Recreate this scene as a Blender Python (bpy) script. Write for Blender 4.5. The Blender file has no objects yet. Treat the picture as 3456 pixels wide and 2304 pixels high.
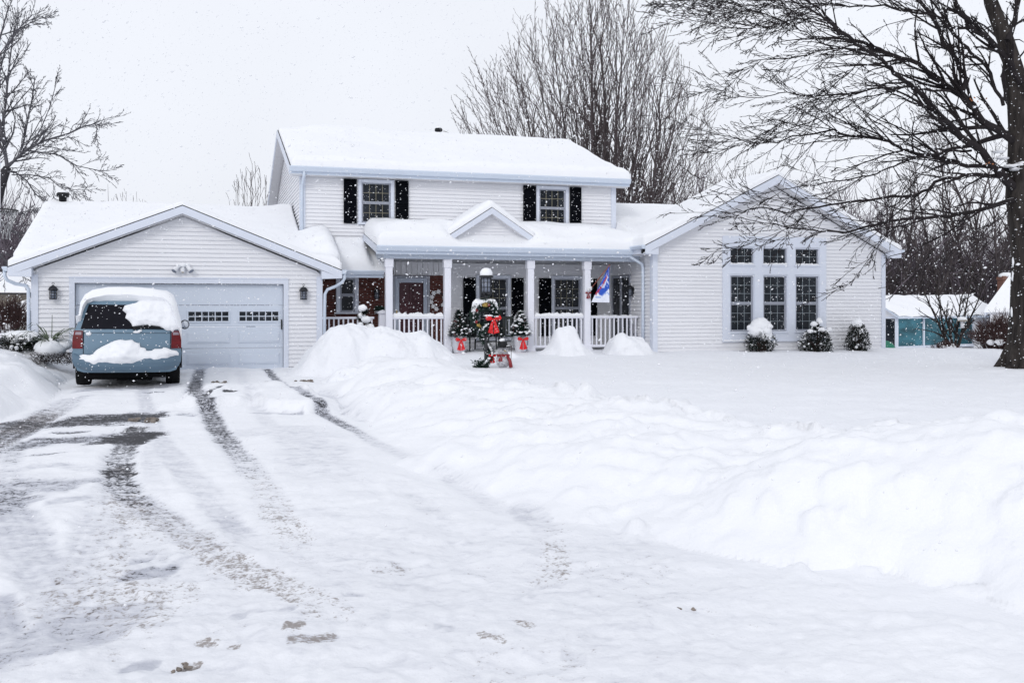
import bpy, math, random
import numpy as np
from mathutils import Vector, Matrix

# ------------------------------------------------------------------ basics
F, CX, HY, H = 3360.0, 1728.0, 1025.0, 1.65        # focal length / centre / horizon of the photo, eye height
TH = math.radians(17.2)                              # the house is turned this much from the view
CT, ST = math.cos(TH), math.sin(TH)
scene = bpy.context.scene
COL = scene.collection
rnd = random.Random(7)

def hw(X, Y, z=0.0):                                 # house coordinates -> world
    return Vector((X * CT - Y * ST, X * ST + Y * CT, z))

def px(x, y, v):                                     # a spot of the photo at depth v -> world
    return Vector(((x - CX) / F * v, v, H + (HY - y) / F * v))

def hx(x, Y):                                        # house X of photo column x on the plane Y
    d = (x - CX) / F
    return Y * (d * CT + ST) / (-d * ST + CT)

def gnd(x, y, z=0.0):                                # photo spot on level z -> (u, v)
    v = (H - z) * F / (y - HY)
    return ((x - CX) / F * v, v)

class MB:
    def __init__(s):
        s.v, s.f, s.c = [], [], None
    def add(s, vs, fs):
        b = len(s.v)
        s.v.extend([tuple(p) for p in vs])
        s.f.extend([tuple(b + i for i in q) for q in fs])
    def box(s, x0, x1, y0, y1, z0, z1):
        s.add([(x0,y0,z0),(x1,y0,z0),(x1,y1,z0),(x0,y1,z0),(x0,y0,z1),(x1,y0,z1),(x1,y1,z1),(x0,y1,z1)],
              [(0,3,2,1),(4,5,6,7),(0,1,5,4),(1,2,6,5),(2,3,7,6),(3,0,4,7)])
    def bbox(s, x0, x1, y0, y1, z0, z1, b=0.01):     # box with chamfered edges
        X, Y, Z = (x0, x1), (y0, y1), (z0, z1)
        idx, vs = {}, []
        for i in (0, 1):
            for j in (0, 1):
                for k in (0, 1):
                    sx, sy, sz = (b if i == 0 else -b), (b if j == 0 else -b), (b if k == 0 else -b)
                    for a, p in enumerate(((X[i], Y[j]+sy, Z[k]+sz), (X[i]+sx, Y[j], Z[k]+sz), (X[i]+sx, Y[j]+sy, Z[k]))):
                        idx[i, j, k, a] = len(vs); vs.append(p)
        fs = []
        for i in (0, 1): fs.append([idx[i,j,k,0] for j,k in ((0,0),(1,0),(1,1),(0,1))])
        for j in (0, 1): fs.append([idx[i,j,k,1] for i,k in ((0,0),(1,0),(1,1),(0,1))])
        for k in (0, 1): fs.append([idx[i,j,k,2] for i,j in ((0,0),(1,0),(1,1),(0,1))])
        for i in (0, 1):
            for j in (0, 1): fs.append([idx[i,j,0,0], idx[i,j,1,0], idx[i,j,1,1], idx[i,j,0,1]])
            for k in (0, 1): fs.append([idx[i,0,k,0], idx[i,1,k,0], idx[i,1,k,2], idx[i,0,k,2]])
        for j in (0, 1):
            for k in (0, 1): fs.append([idx[0,j,k,1], idx[1,j,k,1], idx[1,j,k,2], idx[0,j,k,2]])
        for i in (0, 1):
            for j in (0, 1):
                for k in (0, 1): fs.append([idx[i,j,k,0], idx[i,j,k,1], idx[i,j,k,2]])
        s.add(vs, fs)
    def prism(s, pts, d):                            # polygon extruded by the vector d
        n = len(pts); d = Vector(d)
        vs = [Vector(p) for p in pts] + [Vector(p) + d for p in pts]
        s.add(vs, [tuple(range(n))[::-1], tuple(range(n, 2*n))] + [(i, (i+1) % n, n + (i+1) % n, n + i) for i in range(n)])
    def tube(s, pts, rs, n=6, caps=True):
        pts = [Vector(p) for p in pts]
        if not isinstance(rs, (list, tuple)): rs = [rs] * len(pts)
        m = len(pts); t0 = (pts[1] - pts[0]).normalized()
        a = t0.orthogonal().normalized()
        b0 = len(s.v)
        cs = [(math.cos(2*math.pi*k/n), math.sin(2*math.pi*k/n)) for k in range(n)]
        for i in range(m):
            t = (pts[min(i+1, m-1)] - pts[max(i-1, 0)])
            if t.length < 1e-9: t = t0
            t.normalize()
            a = a - t * a.dot(t)
            if a.length < 1e-6: a = t.orthogonal()
            a.normalize(); b = t.cross(a); r = rs[i]
            for c, w in cs:
                s.v.append(tuple(pts[i] + a * (c * r) + b * (w * r)))
        for i in range(m - 1):
            for k in range(n):
                k2 = (k + 1) % n
                s.f.append((b0 + i*n + k, b0 + i*n + k2, b0 + (i+1)*n + k2, b0 + (i+1)*n + k))
        if caps and n > 2:
            s.f.append(tuple(b0 + k for k in range(n))[::-1]); s.f.append(tuple(b0 + (m-1)*n + k for k in range(n)))
    def lathe(s, prof, n=12, c=(0, 0, 0)):           # (r, z) profile about a vertical axis
        b0 = len(s.v)
        for r, z in prof:
            for k in range(n):
                a = 2 * math.pi * k / n
                s.v.append((c[0] + r * math.cos(a), c[1] + r * math.sin(a), c[2] + z))
        for i in range(len(prof) - 1):
            for k in range(n):
                k2 = (k + 1) % n
                s.f.append((b0 + i*n + k, b0 + i*n + k2, b0 + (i+1)*n + k2, b0 + (i+1)*n + k))
        s.f.append(tuple(b0 + k for k in range(n))[::-1]); s.f.append(tuple(b0 + (len(prof)-1)*n + k for k in range(n)))
    def blob(s, c, r, j=0.15, n=9, m=6, rg=None):    # lumpy ellipsoid
        rg = rg or rnd
        if not isinstance(r, (tuple, list)): r = (r, r, r)
        b0 = len(s.v)
        s.v.append((c[0], c[1], c[2] - r[2]))
        for i in range(1, m):
            ph = math.pi * i / m
            for k in range(n):
                a = 2 * math.pi * k / n; q = 1 + rg.uniform(-j, j)
                s.v.append((c[0] + r[0]*q*math.sin(ph)*math.cos(a), c[1] + r[1]*q*math.sin(ph)*math.sin(a), c[2] - r[2]*q*math.cos(ph)))
        s.v.append((c[0], c[1], c[2] + r[2]))
        top = len(s.v) - 1
        for k in range(n):
            k2 = (k + 1) % n
            s.f.append((b0, b0 + 1 + k2, b0 + 1 + k))
            for i in range(m - 2):
                s.f.append((b0+1+i*n+k, b0+1+i*n+k2, b0+1+(i+1)*n+k2, b0+1+(i+1)*n+k))
            s.f.append((b0+1+(m-2)*n+k, b0+1+(m-2)*n+k2, top))
    def leaf(s, p, d, up, L, w):                     # one small folded leaf
        d = Vector(d).normalized(); sd = d.cross(Vector(up))
        if sd.length < 1e-4: sd = d.orthogonal()
        sd.normalize(); p = Vector(p)
        s.add([p, p + d*L*.5 + sd*w*.5, p + d*L, p + d*L*.5 - sd*w*.5], [(0, 1, 2, 3)])
    def build(s, name, mat, parent=None, smooth=False, loc=None, rz=0.0, off=None, label=None, cat=None, group=None, kind=None):
        me = bpy.data.meshes.new(name)
        V = np.array(s.v, dtype=np.float32).reshape(-1, 3)
        if off is not None: V = V - np.array(off, dtype=np.float32)
        nl = np.array([len(q) for q in s.f], dtype=np.int32)
        me.vertices.add(len(V)); me.vertices.foreach_set('co', V.ravel())
        fl = np.fromiter((i for q in s.f for i in q), dtype=np.int32, count=int(nl.sum()))
        me.loops.add(len(fl)); me.loops.foreach_set('vertex_index', fl)
        me.polygons.add(len(nl))
        st = np.zeros(len(nl), dtype=np.int32); st[1:] = np.cumsum(nl)[:-1]
        me.polygons.foreach_set('loop_start', st); me.polygons.foreach_set('loop_total', nl)
        me.polygons.foreach_set('use_smooth', np.full(len(nl), bool(smooth)))
        me.update(calc_edges=True)
        if s.c is not None:
            at = me.color_attributes.new('Col', 'FLOAT_COLOR', 'POINT')
            at.data.foreach_set('color', np.array(s.c, dtype=np.float32).ravel())
        me.validate()
        me.materials.append(mat)
        o = bpy.data.objects.new(name, me); COL.objects.link(o)
        if loc is not None: o.location = loc
        o.rotation_euler = (0, 0, rz)
        if parent is not None: o.parent = parent
        tag(o, label, cat, group, kind)
        return o

def tag(o, label=None, cat=None, group=None, kind=None):
    if label: o['label'] = label
    if cat: o['category'] = cat
    if group: o['group'] = group
    if kind: o['kind'] = kind
    return o

def empty(name, loc, rz=0.0, label=None, cat=None, group=None, parent=None):
    o = bpy.data.objects.new(name, None); COL.objects.link(o)
    o.empty_display_size = 0.2
    o.location = loc; o.rotation_euler = (0, 0, rz)
    if parent is not None: o.parent = parent
    return tag(o, label, cat, group)

def copy_tree(o, parent=None):
    c = o.copy(); COL.objects.link(c); c.parent = parent
    for ch in list(o.children): copy_tree(ch, c)
    return c

# ------------------------------------------------------------------ noise
def _hash(ix, iy, seed):
    h = (ix.astype(np.int64) * 374761393 + iy.astype(np.int64) * 668265263 + seed * 1442695041) & 0x7fffffff
    h = ((h ^ (h >> 13)) * 1274126177) & 0x7fffffff
    h = h ^ (h >> 16)
    return (h & 0xffffff) / float(0xffffff)

def vn(x, y, seed=0):
    x = np.asarray(x, float); y = np.asarray(y, float)
    ix = np.floor(x); iy = np.floor(y); fx = x - ix; fy = y - iy
    fx = fx*fx*fx*(fx*(fx*6-15)+10); fy = fy*fy*fy*(fy*(fy*6-15)+10)
    a = _hash(ix, iy, seed); b = _hash(ix+1, iy, seed); c = _hash(ix, iy+1, seed); d = _hash(ix+1, iy+1, seed)
    return ((a*(1-fx)+b*fx)*(1-fy) + (c*(1-fx)+d*fx)*fy) * 2 - 1

def fbm(x, y, seed=0, oc=4, g=0.5):
    r = 0; a = 1.0
    for i in range(oc):
        r = r + a * vn(x * 2**i + 17.3*i, y * 2**i - 9.1*i, seed + i); a *= g
    return r

def sst(a, b, x):
    t = np.clip((x - a) / (b - a), 0, 1)
    return t*t*(3-2*t)

def pline(U, V, pts, vals=None):
    """distance to a polyline, side (+ right of travel), arc-interpolated values"""
    best = np.full(U.shape, 1e9); side = np.zeros(U.shape); val = None
    if vals is not None:
        vals = np.array(vals, float); val = np.zeros(U.shape + (vals.shape[1],))
    for i in range(len(pts) - 1):
        ax, ay = pts[i][:2]; bx, by = pts[i+1][:2]
        dx, dy = bx-ax, by-ay; L2 = dx*dx + dy*dy
        t = np.clip(((U-ax)*dx + (V-ay)*dy) / L2, 0, 1)
        qx, qy = U-(ax+t*dx), V-(ay+t*dy); d = np.hypot(qx, qy)
        m = d < best
        best = np.where(m, d, best); side = np.where(m, np.sign(dy*qx - dx*qy), side)
        if val is not None:
            w = vals[i]*(1-t[..., None]) + vals[i+1]*t[..., None]
            val = np.where(m[..., None], w, val)
    return best, side, val

# ------------------------------------------------------------------ materials
def nt(name):
    m = bpy.data.materials.new(name); m.use_nodes = True
    t = m.node_tree; b = t.nodes['Principled BSDF']
    return m, t, b

def N(t, typ, **kw):
    n = t.nodes.new(typ)
    for k, v in kw.items():
        if k in n.inputs: n.inputs[k].default_value = v
        else: setattr(n, k, v)
    return n

def mat(name, col, rough=0.6, metal=0.0, spec=0.5, var=0.0, scale=6.0, bump=0.0, bscale=40.0, stretch=(1, 1, 1), coat=0.0, col2=None):
    m, t, b = nt(name)
    b.inputs['Roughness'].default_value = rough; b.inputs['Metallic'].default_value = metal
    b.inputs['Specular IOR Level'].default_value = spec
    b.inputs['Coat Weight'].default_value = coat
    c = (*col, 1.0)
    tc = N(t, 'ShaderNodeTexCoord'); mp = N(t, 'ShaderNodeMapping'); mp.inputs['Scale'].default_value = stretch
    t.links.new(tc.outputs['Object'], mp.inputs['Vector'])
    n = N(t, 'ShaderNodeTexNoise', Scale=scale, Detail=6.0, Roughness=0.62)
    t.links.new(mp.outputs['Vector'], n.inputs['Vector'])
    rp = N(t, 'ShaderNodeValToRGB')
    if col2 is None: col2 = tuple(x * (1 - var) for x in col)
    rp.color_ramp.elements[0].position = 0.32; rp.color_ramp.elements[0].color = (*col2, 1)
    rp.color_ramp.elements[1].position = 0.68; rp.color_ramp.elements[1].color = c
    t.links.new(n.outputs['Fac'], rp.inputs['Fac']); t.links.new(rp.outputs['Color'], b.inputs['Base Color'])
    if bump:
        n2 = N(t, 'ShaderNodeTexNoise', Scale=bscale, Detail=5.0)
        t.links.new(mp.outputs['Vector'], n2.inputs['Vector'])
        bp = N(t, 'ShaderNodeBump', Strength=bump, Distance=0.02)
        t.links.new(n2.outputs['Fac'], bp.inputs['Height']); t.links.new(bp.outputs['Normal'], b.inputs['Normal'])
    return m

M = {}
M['snow'] = mat('snow', (0.825, 0.838, 0.875), 0.85, spec=0.2, var=0.02, scale=1.3, bump=0.6, bscale=14.0)
M['roof_snow'] = mat('roof_snow', (0.86, 0.872, 0.90), 0.85, spec=0.2, var=0.015, scale=1.0, bump=0.22, bscale=5.0)
M['siding'] = mat('vinyl_siding', (0.785, 0.79, 0.82), 0.5, spec=0.35, var=0.05, scale=2.0, stretch=(0.5, 0.5, 4))
M['trim'] = mat('painted_trim', (0.67, 0.71, 0.80), 0.45, spec=0.4, var=0.04, scale=3.0)
M['gutter'] = mat('gutter_metal', (0.60, 0.67, 0.775), 0.35, spec=0.5, var=0.06, scale=3.0, stretch=(1, 1, 6))
M['post'] = mat('post_paint', (0.82, 0.83, 0.90), 0.5, var=0.03, scale=3.0)
M['soffit'] = mat('soffit', (0.66, 0.66, 0.68), 0.6, var=0.05)
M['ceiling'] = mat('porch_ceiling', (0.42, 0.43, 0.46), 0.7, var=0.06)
M['gdoor'] = mat('garage_door_paint', (0.60, 0.655, 0.745), 0.42, var=0.03, scale=2.0)
M['shingle'] = mat('shingle', (0.035, 0.035, 0.04), 0.9, var=0.3, scale=30)
M['black'] = mat('black_paint', (0.012, 0.013, 0.016), 0.55, spec=0.25, var=0.3, scale=14, bump=0.1)
M['shutter'] = mat('shutter_paint', (0.006, 0.007, 0.010), 0.9, spec=0.03, var=0.2)
M['iron'] = mat('cast_iron', (0.018, 0.02, 0.026), 0.5, spec=0.4, var=0.3, scale=30)
M['sash'] = mat('sash_grey', (0.34, 0.36, 0.42), 0.5, var=0.05)
M['muntin'] = mat('muntin', (0.24, 0.28, 0.31), 0.5, var=0.05)
M['muntin_tan'] = mat('muntin_tan', (0.28, 0.26, 0.19), 0.5, var=0.1)
M['glass'] = mat('dark_glass', (0.030, 0.036, 0.046), 0.10, spec=0.14, scale=2.6, stretch=(1.6, 1, .8), col2=(0.008, 0.010, 0.013))  # mottled colour painted in for reflected trees and tone of the rooms behind
M['lampglass'] = mat('lamp_glass', (0.24, 0.27, 0.34), 0.15, spec=0.5, var=0.3, scale=9)
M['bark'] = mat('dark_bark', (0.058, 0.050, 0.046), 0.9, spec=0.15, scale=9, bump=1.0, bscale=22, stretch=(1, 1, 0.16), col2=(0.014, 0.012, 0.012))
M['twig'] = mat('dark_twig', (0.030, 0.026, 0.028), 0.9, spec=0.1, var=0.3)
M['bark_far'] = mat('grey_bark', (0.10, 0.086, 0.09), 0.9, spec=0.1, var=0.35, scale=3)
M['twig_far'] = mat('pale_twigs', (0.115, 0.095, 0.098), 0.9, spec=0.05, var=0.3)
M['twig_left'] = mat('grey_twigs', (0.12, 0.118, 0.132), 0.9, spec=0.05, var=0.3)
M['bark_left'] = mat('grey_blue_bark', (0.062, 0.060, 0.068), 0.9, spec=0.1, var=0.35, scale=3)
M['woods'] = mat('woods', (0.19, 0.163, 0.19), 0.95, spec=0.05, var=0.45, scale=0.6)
M['bush_twig'] = mat('bush_twig', (0.10, 0.062, 0.060), 0.9, spec=0.1, var=0.5, scale=4)
M['leaf'] = mat('evergreen_leaf', (0.026, 0.036, 0.027), 0.75, spec=0.1, var=0.6, scale=12, col2=(0.012, 0.017, 0.018))
M['needle'] = mat('needle', (0.028, 0.055, 0.042), 0.7, spec=0.2, var=0.5, scale=25, col2=(0.010, 0.022, 0.020))
M['grassleaf'] = mat('strap_leaf', (0.09, 0.12, 0.07), 0.6, var=0.4, scale=6)
M['sedum'] = mat('dry_sedum', (0.030, 0.016, 0.014), 0.9, var=0.5, scale=20)
M['red'] = mat('red_ribbon', (0.72, 0.018, 0.022), 0.45, spec=0.4, var=0.12, scale=12)
M['dullred'] = mat('dull_red', (0.26, 0.02, 0.025), 0.5, var=0.2, scale=20)
M['gold'] = mat('gold_ornament', (0.55, 0.38, 0.10), 0.35, var=0.2, scale=20, metal=0.3)
M['white'] = mat('white_plastic', (0.78, 0.79, 0.82), 0.45, var=0.04)
M['pot'] = mat('white_pot', (0.72, 0.73, 0.78), 0.5, var=0.06)
M['wire'] = mat('snowman_twine', (0.62, 0.62, 0.66), 0.8, var=0.4, scale=30)
M['carblue'] = mat('car_paint', (0.128, 0.212, 0.292), 0.3, spec=0.5, var=0.06, scale=2.0, coat=0.35)
M['carbump'] = mat('bumper_paint', (0.10, 0.168, 0.235), 0.36, spec=0.45, var=0.08, scale=2.5, coat=0.2)
M['carglass'] = mat('car_glass', (0.009, 0.009, 0.014), 0.15, spec=0.10, var=0.3)
M['rubber'] = mat('rubber', (0.010, 0.010, 0.011), 0.85, spec=0.2, var=0.3, scale=30)
M['under'] = mat('underbody', (0.008, 0.008, 0.009), 0.9, spec=0.1, var=0.3)
M['rim'] = mat('rim_metal', (0.35, 0.36, 0.38), 0.35, metal=0.8, var=0.2)
M['tail'] = mat('tail_red', (0.17, 0.004, 0.009), 0.35, spec=0.25, var=0.55, scale=14, coat=0.1)
M['tailclear'] = mat('tail_clear', (0.30, 0.24, 0.28), 0.2, spec=0.5, var=0.2)
M['mirror'] = mat('mirror_glass', (0.55, 0.58, 0.63), 0.08, metal=0.8)
M['door_red'] = mat('door_maroon', (0.065, 0.018, 0.026), 0.35, spec=0.3, var=0.25, scale=2)
M['stormframe'] = mat('storm_frame', (0.42, 0.47, 0.56), 0.4, var=0.05)
M['brass'] = mat('brass', (0.55, 0.40, 0.16), 0.3, metal=0.8, var=0.1)
M['tanwall'] = mat('tan_wall', (0.30, 0.265, 0.22), 0.8, var=0.2, scale=3)
M['teal'] = mat('teal_glass', (0.06, 0.215, 0.27), 0.05, metal=0.7, spec=0.6, var=0.75, scale=0.9, stretch=(1, 1, 2.5))  # uneven teal stands in for varied reflections, put into the base colour
M['chair'] = mat('chair_paint', (0.014, 0.022, 0.022), 0.4, spec=0.4, var=0.3)
M['gravelbit'] = mat('dirty_ice', (0.30, 0.26, 0.23), 0.9, var=0.6, scale=14, bump=0.6, bscale=30)
M['hoop'] = mat('hoop_metal', (0.02, 0.02, 0.022), 0.5)
M['net'] = mat('net_cord', (0.30, 0.31, 0.32), 0.9)
M['orange'] = mat('dead_leaf', (0.30, 0.11, 0.04), 0.8, var=0.3)
M['concrete'] = mat('porch_boards', (0.40, 0.41, 0.44), 0.8, var=0.2)

def brick_mat(name, c1, c2, mort, sc):
    m, t, b = nt(name)
    tc = N(t, 'ShaderNodeTexCoord'); sp = N(t, 'ShaderNodeSeparateXYZ'); cb = N(t, 'ShaderNodeCombineXYZ')
    t.links.new(tc.outputs['Object'], sp.inputs[0]); t.links.new(sp.outputs['X'], cb.inputs['X']); t.links.new(sp.outputs['Z'], cb.inputs['Y'])
    br = N(t, 'ShaderNodeTexBrick', Color1=(*c1, 1), Color2=(*c2, 1), Mortar=(*mort, 1), Scale=1.0)
    br.inputs['Mortar Size'].default_value = 0.006; br.inputs['Brick Width'].default_value = 0.215; br.inputs['Row Height'].default_value = 0.075; br.inputs['Bias'].default_value = -0.2
    t.links.new(cb.outputs[0], br.inputs['Vector'])
    n = N(t, 'ShaderNodeTexNoise', Scale=5.0, Detail=5.0); t.links.new(cb.outputs[0], n.inputs['Vector'])
    mx = N(t, 'ShaderNodeMix', data_type='RGBA', blend_type='MULTIPLY'); mx.inputs[0].default_value = 0.55
    t.links.new(br.outputs['Color'], mx.inputs[6]); t.links.new(n.outputs['Fac'], mx.inputs[7])
    t.links.new(mx.outputs[2], b.inputs['Base Color']); b.inputs['Roughness'].default_value = 0.85
    bp = N(t, 'ShaderNodeBump', Strength=0.5, Distance=0.01); bp.invert = True
    t.links.new(br.outputs['Fac'], bp.inputs['Height']); t.links.new(bp.outputs['Normal'], b.inputs['Normal'])
    return m
M['brick'] = brick_mat('red_brick', (0.105, 0.026, 0.020), (0.165, 0.044, 0.031), (0.15, 0.10, 0.09), 1)
M['chimney'] = brick_mat('chimney_brick', (0.30, 0.13, 0.09), (0.36, 0.17, 0.12), (0.3, 0.26, 0.24), 1)

def attr_mat(name, rough=0.7):
    m, t, b = nt(name)
    a = N(t, 'ShaderNodeVertexColor'); a.layer_name = 'Col'
    t.links.new(a.outputs['Color'], b.inputs['Base Color']); b.inputs['Roughness'].default_value = rough
    return m
M['flag'] = attr_mat('printed_cloth')

def driveway_mat():
    # Col.r = thin worn snow, Col.g = sand and dirt, Col.b = bare asphalt
    m, t, b = nt('packed_snow_driveway')
    tc = N(t, 'ShaderNodeTexCoord'); a = N(t, 'ShaderNodeVertexColor'); a.layer_name = 'Col'
    sp = N(t, 'ShaderNodeSeparateColor'); t.links.new(a.outputs['Color'], sp.inputs[0])
    def noise(scale, st, det=6.0, ro=0.6):
        mp = N(t, 'ShaderNodeMapping'); mp.inputs['Scale'].default_value = st; mp.inputs['Rotation'].default_value = (0, 0, -TH)
        t.links.new(tc.outputs['Object'], mp.inputs['Vector'])
        n = N(t, 'ShaderNodeTexNoise', Scale=scale, Detail=det, Roughness=ro); t.links.new(mp.outputs['Vector'], n.inputs['Vector'])
        return n.outputs['Fac']
    def math2(op, x, y):
        n = N(t, 'ShaderNodeMath', operation=op)
        for i, q in enumerate((x, y)):
            if isinstance(q, (int, float)): n.inputs[i].default_value = q
            else: t.links.new(q, n.inputs[i])
        return n.outputs[0]
    def mask(ch, noi, lo, hi):
        # coverage ch, broken up by noise
        s = math2('ADD', ch, math2('MULTIPLY', math2('SUBTRACT', noi, 0.5), 2.3))
        s = math2('MULTIPLY', s, math2('MINIMUM', math2('MULTIPLY', ch, 8.0), 1.0))
        r = N(t, 'ShaderNodeMapRange', interpolation_type='SMOOTHSTEP'); t.links.new(s, r.inputs['Value'])
        r.inputs['From Min'].default_value = lo; r.inputs['From Max'].default_value = hi
        return r.outputs['Result']
    fine = noise(9.0, (1.0, 1.25, 1)); streak = noise(1.8, (0.9, 3.0, 1)); grit = noise(38.0, (1, 1, 1), 4.0); mid = noise(4.5, (1, 1.8, 1))
    mixn = math2('ADD', math2('MULTIPLY', fine, 0.62), math2('MULTIPLY', streak, 0.38))
    mixg = math2('ADD', math2('MULTIPLY', grit, 0.6), math2('MULTIPLY', fine, 0.4))
    def mix(f, c0, c1):
        x = N(t, 'ShaderNodeMix', data_type='RGBA')
        t.links.new(f, x.inputs[0])
        for k, c in ((6, c0), (7, c1)):
            if isinstance(c, tuple): x.inputs[k].default_value = (*c, 1)
            else: t.links.new(c, x.inputs[k])
        return x.outputs[2]
    base = mix(mid, (0.83, 0.842, 0.88), (0.86, 0.87, 0.895))
    c = mix(math2('MINIMUM', math2('ADD', math2('MULTIPLY', mask(sp.outputs[0], mixn, 0.22, 1.0), 0.55), math2('MULTIPLY', sp.outputs[0], 0.42)), 1.0), base, (0.44, 0.455, 0.52))
    c = mix(math2('MULTIPLY', mask(sp.outputs[1], mixg, 0.42, 0.75), 0.85), c, (0.25, 0.215, 0.195))
    c = mix(mask(sp.outputs[2], math2('ADD', math2('MULTIPLY', mixn, 0.55), math2('MULTIPLY', grit, 0.45)), 0.31, 0.57), c, (0.038, 0.038, 0.044))
    t.links.new(c, b.inputs['Base Color'])
    b.inputs['Roughness'].default_value = 0.75; b.inputs['Specular IOR Level'].default_value = 0.3
    bp = N(t, 'ShaderNodeBump', Strength=0.5, Distance=0.025)
    t.links.new(math2('ADD', fine, math2('MULTIPLY', grit, 0.25)), bp.inputs['Height']); t.links.new(bp.outputs['Normal'], b.inputs['Normal'])
    return m
M['drive'] = driveway_mat()

# ------------------------------------------------------------------ camera, sky, sun
cam = bpy.data.cameras.new('camera'); co = bpy.data.objects.new('camera', cam); COL.objects.link(co)
co.location = (0, 0, H); co.rotation_euler = (math.radians(90), 0, 0)
cam.sensor_width = 36.0; cam.lens = 35.0; cam.shift_y = -(1152 - HY) / 3456.0
cam.clip_start = 0.1; cam.clip_end = 2000
scene.camera = co
SUN_EL, SUN_AZ = math.radians(30), math.radians(196)
w = bpy.data.worlds.new('World'); scene.world = w; w.use_nodes = True
t = w.node_tree; bg = t.nodes['Background']
sky = t.nodes.new('ShaderNodeTexSky'); sky.sky_type = 'NISHITA'; sky.sun_disc = False
sky.sun_elevation = SUN_EL; sky.sun_rotation = SUN_AZ; sky.air_density = 1.0; sky.dust_density = 4.0; sky.ozone_density = 1.0
hs = t.nodes.new('ShaderNodeHueSaturation'); hs.inputs['Saturation'].default_value = 0.25
mx = t.nodes.new('ShaderNodeMix'); mx.data_type = 'RGBA'; mx.inputs[0].default_value = 0.82
t.links.new(sky.outputs[0], hs.inputs['Color']); t.links.new(hs.outputs[0], mx.inputs[6])
mx.inputs[7].default_value = (9.2, 9.5, 10.25, 1)       # thick white cloud
sn = t.nodes.new('ShaderNodeTexNoise'); sn.inputs['Scale'].default_value = 2.2; sn.inputs['Detail'].default_value = 5.0; tcw = t.nodes.new('ShaderNodeTexCoord'); t.links.new(tcw.outputs['Generated'], sn.inputs['Vector'])
sr_ = t.nodes.new('ShaderNodeMapRange'); t.links.new(sn.outputs['Fac'], sr_.inputs['Value']); sr_.inputs['From Min'].default_value = .3; sr_.inputs['From Max'].default_value = .7; sr_.inputs['To Min'].default_value = .955; sr_.inputs['To Max'].default_value = 1.04
sm_ = t.nodes.new('ShaderNodeVectorMath'); sm_.operation = 'SCALE'; t.links.new(mx.outputs[2], sm_.inputs[0]); t.links.new(sr_.outputs['Result'], sm_.inputs['Scale'])      # faint tone in the cloud
t.links.new(sm_.outputs[0], bg.inputs['Color']); bg.inputs['Strength'].default_value = 0.1075
sl = bpy.data.lights.new('sun', 'SUN'); sl.energy = 0.60; sl.angle = math.radians(11); sl.color = (1.0, 0.98, 0.955)
so = bpy.data.objects.new('sun', sl); COL.objects.link(so)
so.rotation_euler = (math.pi/2 - SUN_EL, 0, math.pi - SUN_AZ)
scene.view_settings.view_transform = 'Standard'; scene.view_settings.look = 'None'
scene.view_settings.exposure = 0.0; scene.view_settings.gamma = 1.0
scene.render.engine = 'CYCLES'
scene.cycles.max_bounces = 8; scene.cycles.diffuse_bounces = 5
# ------------------------------------------------------------------ ground: lawn, snow bank, driveway in one height field
FOOT = [(-4.4, 23.5), (-3.9, 20.5), (-3.45, 18.4), (-2.1, 13.9), (-.85, 9.9), (.25, 7.83), (1.57, 6.30), (2.08, 6.12), (2.5, 5.8), (2.8, 5.2), (3.4, 4.5), (5, 3.6), (9, 2.2)]
CREST = [(-2.3, 21.6, .46), (-2.1, 20.0, .50), (-1.5, 18.5, .66), (-.62, 15.6, .52), (.22, 13.9, .50), (1.1, 12.0, .52), (1.81, 10.3, .50), (2.3, 9.4, .48),
         (2.75, 8.6, .52), (3.2, 7.9, .70), (3.7, 7.4, .80), (4.3, 7.0, .76), (5.3, 6.3, .72), (8, 5, .7)]
LFOOT = [(-6.6, 2.0), (-6.7, 8.0), (-7.0, 13.4), (-7.6, 16.2), (-9.0, 19.6), (-9.9, 22.5), (-10.2, 26)]
LCREST = [(-10.5, 4, .7), (-9.0, 10, .7), (-9.0, 14, .66), (-9.6, 17.0, .74), (-10.6, 19.2, .76), (-11.5, 21.5, .70), (-12.5, 25, .6)]

def lawn_z(U, V):
    z = 0.30 - .09 * sst(17, 11, V) + 0.04 * vn(U*.22, V*.22, 3) + 0.02 * vn(U*.9, V*.9, 4)
    z = z - 1.35 * sst(28.5, 46, V) * sst(7, 12, U)
    z = z - 0.25 * sst(26, 34, V) * sst(-9, -13, U) * 0
    return z

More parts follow.
